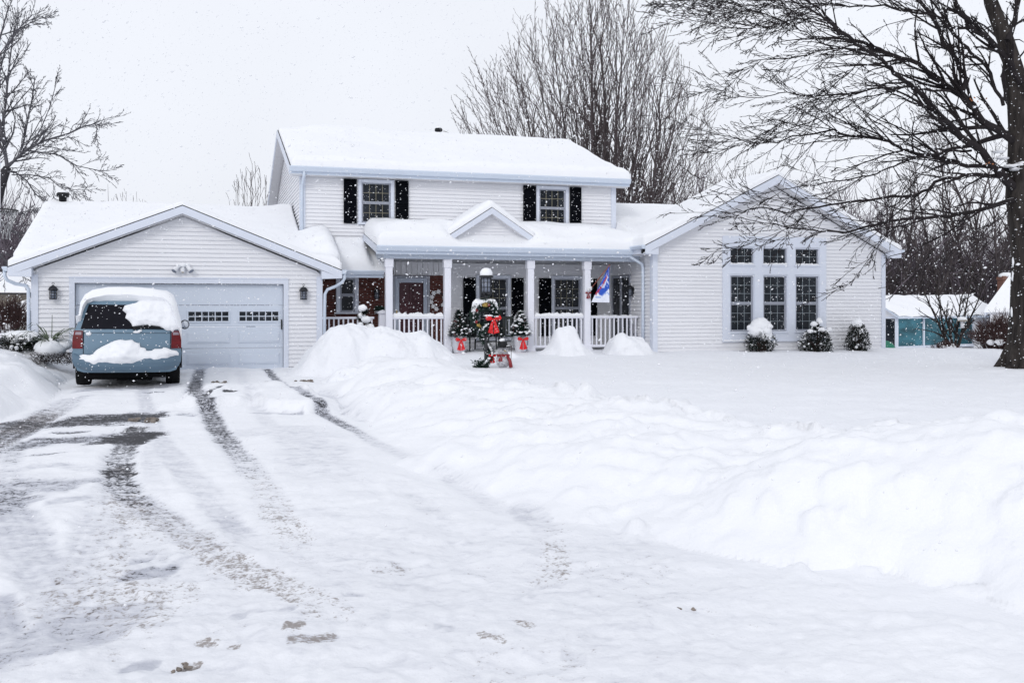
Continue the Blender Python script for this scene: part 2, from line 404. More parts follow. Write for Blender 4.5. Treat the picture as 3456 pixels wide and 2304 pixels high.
def terrain(U, V, detail=True):
    lz = lawn_z(U, V)
    df, sf, _ = pline(U, V, FOOT); s = df * sf                      # + = right of the foot (foot runs toward the camera: flip)
    s = -s + (.22 * fbm(U*.8, V*.8, 131, 3) + .05*vn(U*4, V*4, 135)) * sst(.0, 1.2, 1.6 - df)
    dc, _, hv = pline(U, V, CREST, [[c[2]] for c in CREST])
    hc = hv[..., 0]
    wdt = np.clip(s, 0, None) + dc
    q = np.clip(s, 0, None) / np.maximum(wdt, .05)
    # rising side: near the foot steep, rounded top
    _, sc_, _ = pline(U, V, CREST); beyond = -sc_ > 0
    lump = .12 * fbm(U*1.0, V*1.0, 11, 4, .45) + .025 * np.abs(fbm(U*3.2, V*3.2, 15, 3)) + .020 * vn(U*11, V*11, 16)
    rise = hc * (1 - (1 - np.clip(q, 0, 1)) ** 2.1)
    # shovel grooves run down the slope
    a = (U * .52 + V * .855)
    groove = .105 * vn(a*2.7 + .6*vn(U*.8, V*.8, 5), s*.35, 21) + .045 * vn(a*6.5, s*.6, 22) + .018*vn(a*15, s*1.6, 24)
    z = rise + (lump * .9 + groove * (.45 + .55*sst(6.5, 9, V))) * np.clip(np.sin(q * math.pi * .95), 0, 1)
    crumb = .075 * np.clip(fbm(U*4.2, V*4.2, 171, 3) + .05, 0, 1) * np.exp(-(dc / .55) ** 2) * sst(17, 14, V)
    z = z + crumb
    fall = crumb + lz + (hc - lz) * np.exp(-(dc / .60) ** 2) + (lump * .8 + .02 * vn(U*7, V*7, 9)) * np.exp(-(dc / .8) ** 2)
    right = np.where(beyond, fall, np.maximum(z, 0))
    zz = np.where(s > 0, right, 0.0)
    # left bank
    dl, sl_, _ = pline(U, V, LFOOT); s2 = dl * -sl_ + (.25 * fbm(U*.7, V*.5, 141, 3) + .06*vn(U*3, V*3, 145)) * sst(0, 1.2, 1.6 - dl)                # travelling away from the camera: left is -
    dcl, scl, hvl = pline(U, V, LCREST, [[c[2]] for c in LCREST]); beyl = -scl > 0
    hl = hvl[..., 0]; ql = np.clip(s2, 0, None) / np.maximum(np.clip(s2, 0, None) + dcl, .05)
    zl = hl * (1 - (1 - np.clip(ql, 0, 1)) ** 2.0) + (.13 * fbm(U*1.0, V*.8, 31, 4) + .045*vn(U*3.5, V*1.2, 33)) * np.clip(np.sin(ql * math.pi), 0, 1)
    fl = .42 + (hl - .42) * np.exp(-(dcl / 1.1) ** 2)
    left = np.where(beyl, fl, np.maximum(zl, 0))
    onl = s2 > 0
    zz = np.where(onl, left, zz)
    return zz, s, s2, q, ql

# tracks and patches of the driveway, read off the photograph's ground plane: (points, half width m, thin, dirt, asphalt at each point)
def rg(x, y): return gnd(x * .7042, 1200 + y * .7042)
TRK = [
 ([(650, 350), (625, 400), (575, 500), (565, 560), (570, 620), (620, 690), (690, 730), (770, 775), (900, 880), (1060, 1000), (1200, 1085), (1330, 1160)], .165,
  [.6, .7, .6, .8, .7, .75, .7, .65, .55, .5, .35, .1], [.2, .4, .2, .4, .45, .5, .5, .5, .5, .55, .5, .3], [.6, .62, .38, .58, .46, .50, .46, .46, .30, .18, .1, 0]),
 ([(590, 680), (640, 780), (680, 880), (710, 980), (720, 1060), (700, 1180), (690, 1300)], .17, [.4, .35, .3, .45, .5, .25, .1], [.55, .55, .4, .25, .3, .5, .4], [.18, .06, .04, .24, .28, 0, 0]),
 ([(958, 70), (930, 170), (935, 210), (1000, 270), (1040, 350), (1090, 420), (1160, 500), (1230, 600), (1290, 690), (1325, 790), (1400, 870), (1440, 960)], .15,
  [.8, .9, .8, .85, .8, .7, .55, .4, .35, .35, .3, .1], [.1, .2, .2, .15, .15, .2, .25, .4, .4, .5, .5, .3], [.45, .55, .50, .48, .50, .44, .34, .20, .12, .12, .05, 0]),
 ([(1278, 66), (1310, 105), (1360, 150), (1450, 225), (1545, 280), (1650, 335), (1720, 370), (1800, 420), (1950, 490), (2060, 545)], .11,
  [.8, .8, .8, .8, .9, .8, .6, .5, .4, .4], [.3, .2, .1, .2, .3, .3, .2, .1, .1, .1], [.55, .48, .36, .38, .48, .46, .34, .2, .16, .26]),
 ([(345, 215), (270, 260), (200, 300), (120, 345), (40, 385), (-60, 440)], .26, [.5, .6, .8, .9, .9, .8], [.15, .4, .7, .8, .6, .6], [.2, .3, .45, .55, .48, .4]),
 ([(60, 420), (40, 480), (20, 560), (20, 640), (50, 740), (110, 850), (180, 970), (250, 1080), (330, 1200), (420, 1320)], .17,
  [.7, .6, .4, .7, .75, .65, .6, .6, .55, .4], [.3, .3, .1, .1, .1, .1, .1, .15, .3, .2], [.34, .3, .2, .36, .34, .28, .26, .25, .2, .15]),
 ([(530, 640), (500, 740), (450, 840), (400, 950), (350, 1080), (300, 1200), (200, 1330)], .15, [.3, .45, .5, .5, .55, .55, .4], [.3, .3, .3, .3, .4, .5, .3], [.0, .02, .04, .05, .05, .08, .06]),
 ([(745, 400), (790, 490), (870, 570), (940, 650), (1010, 720), (1090, 800), (1150, 860), (1250, 960)], .11, [.4, .5, .5, .4, .5, .65, .6, .1], [.1, .1, .1, .1, .1, .15, .1, 0], [.02, .06, .06, .04, .1, .2, .2, 0]),
 ([(720, 460), (730, 600), (780, 720)], .10, [.4, .35, .1], [.2, .2, .1], [.06, .04, 0]),
 ([(1480, 470), (1540, 540), (1600, 640)], .40, [.45, .4, .2], [.05, .05, 0], [0, 0, 0]),
 ([(1200, 380), (1330, 360), (1500, 400)], .45, [.4, .4, .35], [0, 0, 0], [.05, .04, .02]),
 ([(2100, 555), (2140, 580), (2230, 640), (2330, 700), (2420, 760)], .12, [.6, .6, .35, .4, .3], [.1, .1, .1, .2, .1], [.3, .22, .05, .05, 0]),
 ([(2500, 735), (2560, 790), (2640, 880)], .14, [.7, .6, .3], [.2, .2, .1], [.28, .18, .0]),
 ([(2640, 760), (2665, 980), (2650, 1080), (2540, 1200)], .11, [.2, .3, .4, .4], [.2, .5, .5, .1], [0, .0, .08, .12]),
 ([(1780, 1010), (1880, 1040), (1960, 1075)], .16, [.3, .45, .2], [.3, .5, .2], [0, .06, 0]),
 ([(700, 100), (690, 200), (720, 300), (780, 420), (880, 540), (1010, 680), (1140, 820)], .12, [.5, .6, .55, .5, .45, .4, .2], [.1]*7, [.12, .16, .14, .10, .06, .08, 0]),
 ([(1150, 80), (1180, 180), (1260, 300), (1380, 420), (1500, 560), (1620, 720)], .12, [.3, .4, .4, .35, .3, .1], [.1]*6, [.05, .05, .05, .02, 0, 0]),
 ([(560, 660), (540, 800), (530, 960), (560, 1120), (600, 1280), (620, 1450)], .16, [.5, .5, .45, .45, .4, .2], [.4, .4, .4, .5, .5, .3], [.16, .12, .08, .1, .06, 0]),
 ([(900, 900), (1000, 960), (1150, 1030), (1300, 1100), (1450, 1190), (1600, 1300)], .14, [.4, .4, .4, .4, .3, .2], [.4, .5, .6, .6, .5, .4], [.08, .06, .06, .05, .02, 0]),
 ([(-40, 800), (40, 880), (130, 1000), (230, 1140), (330, 1260), (460, 1380)], .14, [.5, .6, .6, .55, .5, .2], [.1, .1, .2, .3, .3, .1], [.12, .16, .14, .12, .1, 0]),
 ([(-60, 560), (100, 560), (300, 540), (480, 560)], .12, [.5, .5, .45, .3], [.1]*4, [.1, .08, .06, 0]),
 ([(1900, 640), (2050, 760), (2200, 900), (2330, 1040), (2450, 1200)], .12, [.25, .35, .35, .3, .1], [.1, .2, .2, .2, .1], [0, .03, .04, .02, 0]),
 ([(-30, 1180), (0, 1290), (20, 1400)], .12, [.8, .8, .6], [0, 0, 0], [.3, .36, .2]),
]
PAT = [  # (x0,y0,x1,y1 strip, half width, thin, dirt, asphalt)
 (370, 320, 690, 303, .27, .9, .15, .58), (560, 300, 720, 292, .18, .9, .1, .5), (150, 425, 480, 405, .18, .85, .2, .42), (560, 405, 660, 402, .26, .95, .3, .66), (250, 380, 420, 372, .10, .8, .1, .45), (100, 492, 330, 470, .07, .7, .0, .42),
 (20, 335, 170, 345, .18, .8, .5, .5), (0, 640, 300, 640, .17, .75, .1, .34), (0, 690, 60, 740, .17, .8, .2, .45), (300, 625, 480, 605, .13, .7, .1, .32), (250, 730, 400, 710, .12, .6, .1, .1),
 (640, 1000, 720, 985, .07, .8, .1, .4), (640, 1060, 800, 1048, .15, .9, .2, .50), (850, 1000, 890, 990, .08, .6, .1, .1),
 (260, 1150, 430, 1150, .17, .5, .42, .12), (220, 1350, 500, 1310, .17, .7, .3, .32), (280, 1240, 440, 1230, .15, .6, .4, .22), (0, 1480, 260, 1460, .05, .7, .1, .3), (620, 1520, 740, 1510, .06, .8, .2, .3),
 (660, 1180, 800, 1190, .17, .15, .42, 0), (960, 1400, 1040, 1410, .06, .1, .6, 0), (880, 1530, 950, 1505, .05, .4, .8, .35), (1380, 1365, 1440, 1360, .06, .2, .7, .0),
 (1400, 1430, 1600, 1410, .06, .6, .6, .22), (1100, 1430, 1140, 1440, .04, .4, .7, .2), (1660, 1190, 1740, 1190, .035, .7, .3, .4), (1350, 1270, 1400, 1272, .04, .6, .1, .2), (1120, 1275, 1170, 1280, .05, .6, .1, .2),
 (980, 142, 1060, 138, .10, .5, .9, .3), (1270, 130, 1310, 126, .06, .5, .9, .3), (1060, 84, 1100, 84, .06, .7, 0, .5), (985, 235, 1060, 205, .11, .9, .3, .55), (1080, 222, 1130, 222, .10, .9, .1, .7),
 (690, 185, 790, 182, .08, .9, 0, .42), (390, 207, 450, 204, .07, .9, 0, .40), (860, 292, 930, 296, .10, .7, 0, .3), (1210, 286, 1450, 287, .05, .8, 0, .22), (440, 170, 800, 150, .20, .75, 0, .2),
 (1410, 400, 1600, 480, .22, .40, 0, 0), (1540, 210, 1610, 212, .07, .8, 0, .42), (1650, 280, 1760, 295, .09, .7, 0, .28), (1550, 180, 1760, 300, .17, .5, 0, .14),
 (560, 540, 640, 580, .09, .6, .7, .5), (1650, 690, 1800, 690, .12, .3, 0, 0), (1460, 770, 1600, 810, .15, .3, 0, 0), (2300, 1400, 2420, 1420, .05, .3, .6, .1), (2700, 1480, 2800, 1500, .05, .6, .4, .15),
 (2480, 1330, 2560, 1345, .05, .4, .6, .05), (2100, 1350, 2150, 1362, .05, .6, 0, .15), (1950, 1120, 2100, 1160, .10, .4, 0, .04)]

def wear(U, V):
    r = np.zeros(U.shape); g = np.zeros(U.shape); b = np.zeros(U.shape); dip = np.zeros(U.shape)
    jit = .10 * fbm(U*3, V*3, 71, 3)
    near = .62 + .38 * sst(7.2, 9.5, V)
    for pts, hwid, A, B, C in TRK:
        P = [rg(*p) for p in pts]
        d, sd, val = pline(U, V, P, list(zip(A, B, C)))
        m = sst(hwid * 1.45, hwid * .6, d + jit * hwid * 1.2) * (.93 + .07 * np.cos(d * (6.283 / (hwid * .5))))
        r = np.maximum(r, m * val[..., 0]); g = np.maximum(g, m * val[..., 1]); b = np.maximum(b, m * val[..., 2])
        dip = np.maximum(dip, m * np.maximum(val[..., 0], .3))
    for x0, y0, x1, y1, hwid, A, B, C in PAT:
        (a0, b0), (a1, b1) = rg(x0, y0), rg(x1, y1); hwid = hwid if hwid >= .17 else hwid * .5
        d, _, _ = pline(U, V*.35, [(a0, b0*.35), (a1, b1*.35)])
        m = sst(hwid * 1.5, hwid * .5, d + jit * hwid * 2.5)
        r = np.maximum(r, m * A); g = np.maximum(g, m * B); b = np.maximum(b, m * C)
    return r, g, b * near, dip

def build_ground():
    NR, NC = 470, 760
    vv = 2.3 * (36.0 / 2.3) ** (np.arange(NR) / (NR - 1)); ss = np.linspace(-1.15, 1.15, NC)
    V = np.repeat(vv[:, None], NC, 1); U = V * ss[None, :]
    Z, s, s2, q, ql = terrain(U, V)
    # the sweep of asphalt seen through the snow
    drive = (s <= .03) & (s2 <= .03)
    r, g, b, dip = wear(U, V)
    spk = np.clip(fbm(U*2.2, V*3.5, 55, 4) * .5 + .12, 0, 1)
    gate = sst(18, 9, V) * .8 + .35
    inn = sst(.35, -.10, np.maximum(s, s2)); r, g, b, dip = r*inn, g*inn, b*inn, dip*inn
    r = np.maximum(r, spk * .20 * gate * inn); g = np.maximum(g, np.clip(vn(U*1.1, V*1.4, 57) - .2, 0, 1) * .34 * sst(-3.5, .5, U*-1 + 0) * sst(11, 5, V) * inn)
    fleck = sst(8.5, 6.5, V) * sst(-3.4, -2.2, U) * sst(2.2, .6, U) * inn; g = np.maximum(g, .34 * fleck * (.6 + .4*vn(U*1.3, V*1.8, 66))); r = np.maximum(r, .32 * fleck)
    rough = .020 * fbm(U*1.9, V*2.6, 41, 5, .6) + .008 * np.abs(vn(U*9, V*11, 44)) * sst(16, 8, V) + .005 * vn(U*24, V*28, 45) * sst(12, 6, V)
    thick = .035 + .02 * vn(U*.8, V*.8, 43) + rough + .012 * np.clip(vn(U*9, V*9, 47) - .3, 0, 1) * sst(14, 7, V)
    thick = thick * (1 - .75 * np.clip(b * 1.3, 0, 1)) - .022 * dip + .012 * dip * vn(U*14, V*14, 46) * sst(14, 9, V)
    # a shovelled slab left lying in the middle
    thick = thick * sst(.0, .5, -s) * sst(.0, .5, -s2)
    slab = [rg(1010, 250), rg(1130, 190), rg(1300, 190), rg(1430, 262)]
    d, _, _ = pline(U, V, slab); thick = thick + .15 * sst(.62, .42, d + .16 * fbm(U*2.2, V*2.2, 61, 3)) * (1 + .3*vn(U*3, V*3, 62))
    # loose chunks along the bank's foot
    ch = np.clip(vn(U*4.6, V*4.6, 81) - .22, 0, 1) * (1 + .6*vn(U*13, V*13, 83)) - .35*np.clip(vn(U*5.1, V*5.1, 87) - .35, 0, 1)
    dfoot = np.abs(s); edge = sst(.8, .1, np.abs(s - .25)) * sst(14, 7, V)
    Z = Z + np.where(drive, np.maximum(thick, .001), 0) + .11 * ch * edge * (.35 + .65 * sst(.2, 1.4, U)) * (s > -.45)
    Z = Z + np.where(drive, 0, (.010 * fbm(U*5, V*5, 91, 3) + .018 * vn(U*2.1, V*2.1, 92)) * np.where(s > 0, sst(1.0, .5, (q < .98)*1.0 - .0) * 0 + np.where(q < .995, 1, .25), 1))
    Z = Z * np.where(V > 34.5, 1, 1)
    idx = np.arange(NR*NC).reshape(NR, NC)
    quads = np.stack([idx[:-1, :-1], idx[:-1, 1:], idx[1:, 1:], idx[1:, :-1]], -1).reshape(-1, 4)
    cen = lambda A: (A[:-1, :-1] + A[:-1, 1:] + A[1:, 1:] + A[1:, :-1]) / 4
    sq, s2q, Uq, Vq = cen(s), cen(s2), cen(U), cen(V)
    dcr, _, _ = pline(Uq, Vq, CREST); dcl, _, _ = pline(Uq, Vq, LCREST)
    _, scq, _ = pline(Uq, Vq, CREST); _, sclq, _ = pline(Uq, Vq, LCREST)
    isdrive = (sq <= 0) & (s2q <= 0)
    isbank = (sq > 0) & (s2q <= 0) & (Vq < 22.5) & ((scq >= 0) | (dcr < .9))
    islb = (s2q > 0) & (Vq < 26) & ((sclq >= 0) | (dcl < 1.2)) & (Uq > -14)
    lawn = ~(isdrive | isbank | islb)
    P = np.stack([U, V, Z], -1).reshape(-1, 3); C = np.stack([r, g, b, np.ones_like(r)], -1).reshape(-1, 4)
    def part(name, mask, m, **kw):
        qd = quads[mask.ravel()]
        used, inv = np.unique(qd.ravel(), return_inverse=True)
        mb = MB(); mb.v = P[used]; mb.f = inv.reshape(-1, 4)
        if m is M['drive']: mb.c = C[used]
        return mb.build(name, m, smooth=True, **kw)
    part('driveway', isdrive, M['drive'], kind='structure')
    part('snowy_lawn', lawn, M['snow'], kind='structure')
    part('snow_bank', isbank, M['drive'], label='long ploughed snow bank heaped along the right edge of the driveway', cat='snow bank')
    part('snow_bank', islb, M['drive'], label='low snow bank on the garage end of the driveway, beside the van', cat='snow bank')
    # the land beyond, out to the horizon
    mb = MB(); n = 60
    xs = np.concatenate([-np.geomspace(900, 3, n), np.geomspace(3, 900, n)]); ys = np.concatenate([[-900, -300, -100, -40, -10, 0, 3, 6, 10, 16, 22], np.linspace(26, 60, 24), np.geomspace(64, 900, 26)])
    UU, VV = np.meshgrid(xs, ys); ZZ = lawn_z(UU, VV) - np.where((VV < 35), .42, .02) - np.where((np.abs(UU) > VV * 1.1) | (VV < 3), -.30, 0)
    mb.v = np.stack([UU, VV, ZZ], -1).reshape(-1, 3); k = len(xs); I = np.arange(len(ys)*k).reshape(len(ys), k)
    mb.f = np.stack([I[:-1, :-1], I[:-1, 1:], I[1:, 1:], I[1:, :-1]], -1).reshape(-1, 4)
    mb.build('ground', M['snow'], smooth=True, kind='structure')
build_ground()

def gz(u, v):
    return float(terrain(np.array([[u]]), np.array([[v]]))[0][0, 0])

# ------------------------------------------------------------------ snow helpers
def puff(mb, outline, thick, R, res, fn, seed=1, lump=.25):
    """pillow of snow over a 2-D outline; fn(a, b, h) -> point"""
    pts = np.array(outline); lo, hi = pts.min(0) - res, pts.max(0) + res
    a = np.arange(lo[0], hi[0] + res, res); b = np.arange(lo[1], hi[1] + res, res)
    A, B = np.meshgrid(a, b); ins = np.zeros(A.shape, bool); n = len(pts); j = n - 1
    for i in range(n):
        c = ((pts[i, 1] > B) != (pts[j, 1] > B)) & (A < (pts[j, 0]-pts[i, 0]) * (B-pts[i, 1]) / (pts[j, 1]-pts[i, 1] + 1e-12) + pts[i, 0])
        ins ^= c; j = i
    d, _, _ = pline(A, B, list(map(tuple, pts)) + [tuple(pts[0])]); d = np.where(ins, d, -d)
    h = thick * np.sqrt(np.clip(d / R, 0, 1)) * (1 + lump * fbm(A / R * .6, B / R * .6, seed, 3))
    h = np.where(d > 0, h, 0); ok = d > -res * .95; k = {}
    gy, gx = np.gradient(d, res); g2 = np.maximum(gx*gx + gy*gy, .25); o_ = np.where(d < 0, -d, 0); A = A + o_*gx/g2; B = B + o_*gy/g2
    b0 = len(mb.v)
    for (i, j2) in zip(*np.nonzero(ok)):
        k[i, j2] = len(mb.v); mb.v.append(tuple(fn(A[i, j2], B[i, j2], h[i, j2])))
    for (i, j2) in list(k):
        q = [(i, j2), (i, j2+1), (i+1, j2+1), (i+1, j2)]
        if all(x in k for x in q): mb.f.append(tuple(k[x] for x in q))

def roof_snow(name, zf, x0, x1, y0, y1, res, thick, R, parent, off, wall=None, blur=4, seed=1, amp=.25, lip=.0, label=None):
    """snow lying on roof surfaces zf(X, Y) (nan = no roof), rounded off at the open edges"""
    a = np.arange(x0, x1 + res/2, res); b = np.arange(y0, y1 + res/2, res); A, B = np.meshgrid(a, b)
    Zr = zf(A, B); mk = ~np.isnan(Zr); wl = wall(A, B) if wall is not None else np.zeros(A.shape, bool)
    big = 1e3; d = np.where(mk | wl, big, 0.0); d = np.pad(d, 1, constant_values=0.0)
    for _ in range(int(R / res) + 3):                       # chamfer distance to the open edge
        e = d.copy()
        for dy, dx, wgt in ((0,1,1),(0,-1,1),(1,0,1),(-1,0,1),(1,1,1.414),(1,-1,1.414),(-1,1,1.414),(-1,-1,1.414)):
            e = np.minimum(e, np.roll(np.roll(d, dy, 0), dx, 1) + wgt * res)
        d = e
    d = d[1:-1, 1:-1]
    z = np.where(mk, Zr, 0.0); wsum = mk.astype(float)
    def blur1(x):
        x = np.pad(x, 1, mode='edge')
        return (x[:-2, 1:-1] + x[2:, 1:-1] + x[1:-1, :-2] + x[1:-1, 2:] + 2*x[1:-1, 1:-1]) / 6
    zz, ww = z * wsum, wsum
    for _ in range(blur): zz = blur1(zz * 1.0); ww = blur1(ww); zz = np.where(mk, zz, 0); ww = np.where(mk, ww, 0)
    zb = np.maximum(np.where(ww > 1e-6, zz / np.maximum(ww, 1e-6), z), z)
    tk = (thick(A, B) if callable(thick) else thick) * (1 + amp * fbm(A*.5, B*.7, seed, 3))
    e = np.clip((d - res * .5) / R, 0, 1)
    zt = zb + .02 + tk * np.sqrt(1 - (1 - e) ** 2) + .008 * vn(A*4, B*4, seed + 9)
    mb = MB(); k = -np.ones(A.shape, int); ii = np.nonzero(mk)
    k[ii] = np.arange(len(ii[0])); mb.v = np.stack([A[ii], B[ii], zt[ii]], -1).tolist()
    full = (k[:-1, :-1] >= 0) & (k[:-1, 1:] >= 0) & (k[1:, 1:] >= 0) & (k[1:, :-1] >= 0)
    q = np.stack([k[:-1, :-1], k[:-1, 1:], k[1:, 1:], k[1:, :-1]], -1)[full]
    fs = [tuple(x) for x in q.tolist()]
    ed = {}
    for f in fs:
        for i in range(4):
            p, r2 = f[i], f[(i+1) % 4]
            if (r2, p) in ed: del ed[r2, p]
            else: ed[p, r2] = 1
    zr = Zr[ii]; low = {}
    for p, r2 in ed:
        for x in (p, r2):
            if x not in low:
                low[x] = len(mb.v); v = mb.v[x]; mb.v.append((v[0], v[1], min(v[2] - .01, zr[x] - .0)))
        fs.append((p, low[p], low[r2], r2))
    mb.f = fs
    return mb.build(name, M['roof_snow'], parent, True, off=off, label=label)

def mound(name, u, v, pts, ry, label, cat, group=None, seed=1, n=120, zb=None, lump=.06):
    """snow heap whose outline along x is the profile pts [(x, height)]; ry: depth radius"""
    xs = np.array([p[0] for p in pts]); hs = np.array([p[1] for p in pts]); w0, w1 = xs[0], xs[-1]
    A, B = np.meshgrid(np.linspace(w0, w1, n), np.linspace(-1, 1, int(n * .8)))
    h = np.interp(A, xs, hs)
    for _ in range(2): h[:, 1:-1] = (h[:, :-2] + h[:, 2:] + 2*h[:, 1:-1]) / 4
    f = np.clip(1 - np.abs(B + .25*vn(A*1.5, A*0 + seed, seed)) ** 2.2, 0, 1) ** .8 * np.clip((1 - np.abs(B) ** 6) * 1.5, 0, 1)
    if n == 80: f = np.clip(1 - np.abs(B + .15*vn(A*1.5, A*0 + seed, seed)) ** 1.7, 0, 1) ** 1.5
    z = h * f + lump * 1.3 * fbm(A*2.0 + seed, B*ry*2.0, seed, 4) * np.minimum(1, h*f*3) + .35*lump * vn(A*7, B*ry*7, seed+5) * np.minimum(1, h*f*3)
    base = gz(u, v) if zb is None else zb
    z = np.where(h * f < .012, -.30, z); mb = MB(); mb.v = np.stack([A, B * ry, z - .06], -1).reshape(-1, 3); I = np.arange(A.size).reshape(A.shape)
    mb.f = np.stack([I[:-1, :-1], I[:-1, 1:], I[1:, 1:], I[1:, :-1]], -1).reshape(-1, 4)
    return mb.build(name, M['snow'], None, True, loc=(u, v, base), rz=TH * .7, label=label, cat=cat, group=group)
# ------------------------------------------------------------------ the house
HB = (8.0, 27.0, 0.0)                                   # its base point in house coordinates
house = empty('house', hw(*HB), TH, 'white two-storey house with snow-covered roofs, double garage, front porch and gabled wing', 'house')
YG, Y2, YP, YW = 25.85, 28.4, 26.4, 25.5               # fronts: garage, two-storey block, porch posts, wing
GX0, GX1, GXM = -3.865, 2.876, -0.495
AX0, AX1 = 2.6, 12.1
WX0, WX1, WXM = 12.03, 19.69, 15.86
def hp(name, mb, m, parent=None, smooth=False, label=None):
    o = mb.build(name, M[m] if isinstance(m, str) else m, parent or house, smooth, off=HB if parent in (None, house) else HB)
    if label: o['label'] = label
    return o
def hsub(name, mb, m, parent, smooth=False):            # sub-part of a house part (part sits at the house base, so same offset)
    return mb.build(name, M[m] if isinstance(m, str) else m, parent, smooth, off=HB)

def siding(axis, fixed, z0, z1, rng, holes=(), pitch=.1055, name='siding', lap=.034, back=.10):
    mb = MB()
    def P(a, o, z): return (a, fixed - o, z) if axis == 'x' else (fixed - o, a, z)
    k = 0
    while z0 + k * pitch < z1 - .01:
        zb, zt = z0 + k * pitch, min(z0 + (k + 1) * pitch, z1); zm = (zb + zt) / 2; k += 1
        (l0, r0), (l1, r1) = rng(zb), rng(zt)
        if r0 <= l0: continue
        if r1 < l1: l1 = r1 = (l1 + r1) / 2
        segs = [(l0, r0, l1, r1)]
        for (a, b, za, zb2) in holes:
            if za < zm < zb2:
                out = []
                for (p0, q0, p1, q1) in segs:
                    if b <= p0 or a >= q0: out.append((p0, q0, p1, q1)); continue
                    if a > p0: out.append((p0, a, p1, max(a, p1)))
                    if b < q0: out.append((b, q0, min(b, q1), q1))
                segs = out
        for (p0, q0, p1, q1) in segs:
            mb.add([P(p0, lap, zb), P(q0, lap, zb), P(q1, .004, zt), P(p1, .004, zt)], [(0, 1, 2, 3)])
            mb.add([P(p0, lap, zb), P(q0, lap, zb), P(q0, .0, zb), P(p0, .0, zb)], [(0, 1, 2, 3)])
    return hp(name, mb, 'siding')

def window(x0, x1, z0, z1, Y, cas, cols, rows, mun='muntin', sill=True, sashw=.045, double=True, name='window', deep=.0):
    """casing (the part) with sash, panes and muntins below it"""
    w = MB(); p = .05
    w.bbox(x0 - cas, x0, Y - p, Y + .06, z0, z1 + cas, .006); w.bbox(x1, x1 + cas, Y - p, Y + .06, z0, z1 + cas, .006)
    w.bbox(x0, x1, Y - p, Y + .06, z1, z1 + cas, .006)
    w.bbox(x0 - cas - .02, x1 + cas + .02, Y - p - .035, Y + .06, z0 - .055, z0, .008)
    o = hp(name, w, 'trim')
    s = MB(); ys = Y - .005; a = sashw
    zm = (z0 + z1) / 2
    parts = [(z0, zm, 0.0), (zm, z1, -.0)] if double else [(z0, z1, 0)]
    for (b0, b1, dy) in parts:
        s.box(x0 + .004, x0 + a, ys + dy, ys + .04, b0 + .004, b1 - .004); s.box(x1 - a, x1 - .004, ys + dy, ys + .04, b0 + .004, b1 - .004)
        s.box(x0 + a, x1 - a, ys + dy, ys + .04, b0 + .004, b0 + a); s.box(x0 + a, x1 - a, ys + dy, ys + .04, b1 - a * .7, b1 - .004)
    hsub('sash', s, 'sash', o)
    g = MB(); g.box(x0 + a*.8, x1 - a*.8, ys + .030, ys + .036, z0 + a*.8, z1 - a*.6); hsub('pane', g, 'glass', o)
    m = MB(); t = .006
    for i, (b0, b1, dy) in enumerate(parts):
        rr = rows[i] if isinstance(rows, (tuple, list)) else rows
        for c in range(1, cols):
            x = x0 + a + (x1 - x0 - 2*a) * c / cols; m.box(x - t, x + t, ys + .022, ys + .0295, b0 + a, b1 - a*.7)
        for r in range(1, rr):
            z = b0 + a + (b1 - b0 - 1.7*a) * r / rr
            m.box(x0 + a, x1 - a, ys + .0205, ys + .0285, z - t, z + t)
    hsub('muntins', m, mun, o)
    return o

def shutter(x0, x1, z0, z1, Y):
    Y = Y - .03
    mb = MB(); f = .045
    mb.box(x0, x0 + f, Y - .055, Y - .02, z0, z1); mb.box(x1 - f, x1, Y - .055, Y - .02, z0, z1)
    zm = (z0 + z1) / 2
    for z in (z0, zm - f/2, z1 - f): mb.box(x0 + f, x1 - f, Y - .053, Y - .02, z, z + f)
    n = int((z1 - z0) / .05)
    for i in range(n):
        z = z0 + (i + .5) * (z1 - z0) / n
        mb.add([(x0 + f, Y - .05, z - .012), (x1 - f, Y - .05, z - .012), (x1 - f, Y - .028, z + .02), (x0 + f, Y - .028, z + .02)], [(0, 1, 2, 3)])
    mb.box(x0 + f, x1 - f, Y - .026, Y - .021, z0, z1)
    return hp('shutter', mb, 'shutter')

def fascia_rake(mb, xa, za, xb, zb, Y, d, th=.03):      # sloping board on a gable front, top edge from (xa,za) to (xb,zb)
    mb.prism([(xa, Y, za), (xb, Y, zb), (xb, Y, zb - d), (xa, Y, za - d)], (0, th, 0))

# ---- garage -----------------------------------------------------
gs = .40; gtop = 4.06; GE = 3.86                        # slope, ridge, half span incl. overhang
gzt = lambda x: gtop - gs * abs(x - GXM)
DX0, DX1, DZ = hx(252.5, YG), hx(957, YG), 2.15         # door opening
def g_rng(z):
    if z < 2.28: return (GX0, GX1)
    hwid = (gtop - .27 - z) / gs
    return (max(GX0, GXM - hwid), min(GX1, GXM + hwid))
siding('x', YG, .06, gtop - .27, g_rng, [(DX0 - .12, DX1 + .12, -1, DZ + .12)], name='garage_siding')
mb = MB(); mb.prism([(GX0, YG + .02, -.1), (GX0, YG + .02, 2.3), (GXM, YG + .02, gtop - .2), (GX1, YG + .02, 2.3), (GX1, YG + .02, -.1), (DX1, YG + .02, -.1), (DX1, YG + .02, DZ), (DX0, YG + .02, DZ), (DX0, YG + .02, -.1)], (0, .1, 0))
mb.box(GX0, GX0 + .1, YG + .12, 36, -.1, 2.6); mb.box(GX1 - .1, GX1, YG + .12, Y2, -.1, 2.45)
hp('garage_wall', mb, 'siding')
mb = MB()                                               # corner boards and door casing
for x, xo in ((GX0 - .03, GX0 - .03), (GX1 - .12, GX1 + .001)):
    mb = MB(); mb.box(x, x + .15, YG - .048, YG + .02, -.05, 2.34); mb.box(xo, xo + .029, YG + .02, YG + .14, -.05, 2.34); hp('corner_board', mb, 'trim')
mb = MB(); c = .12
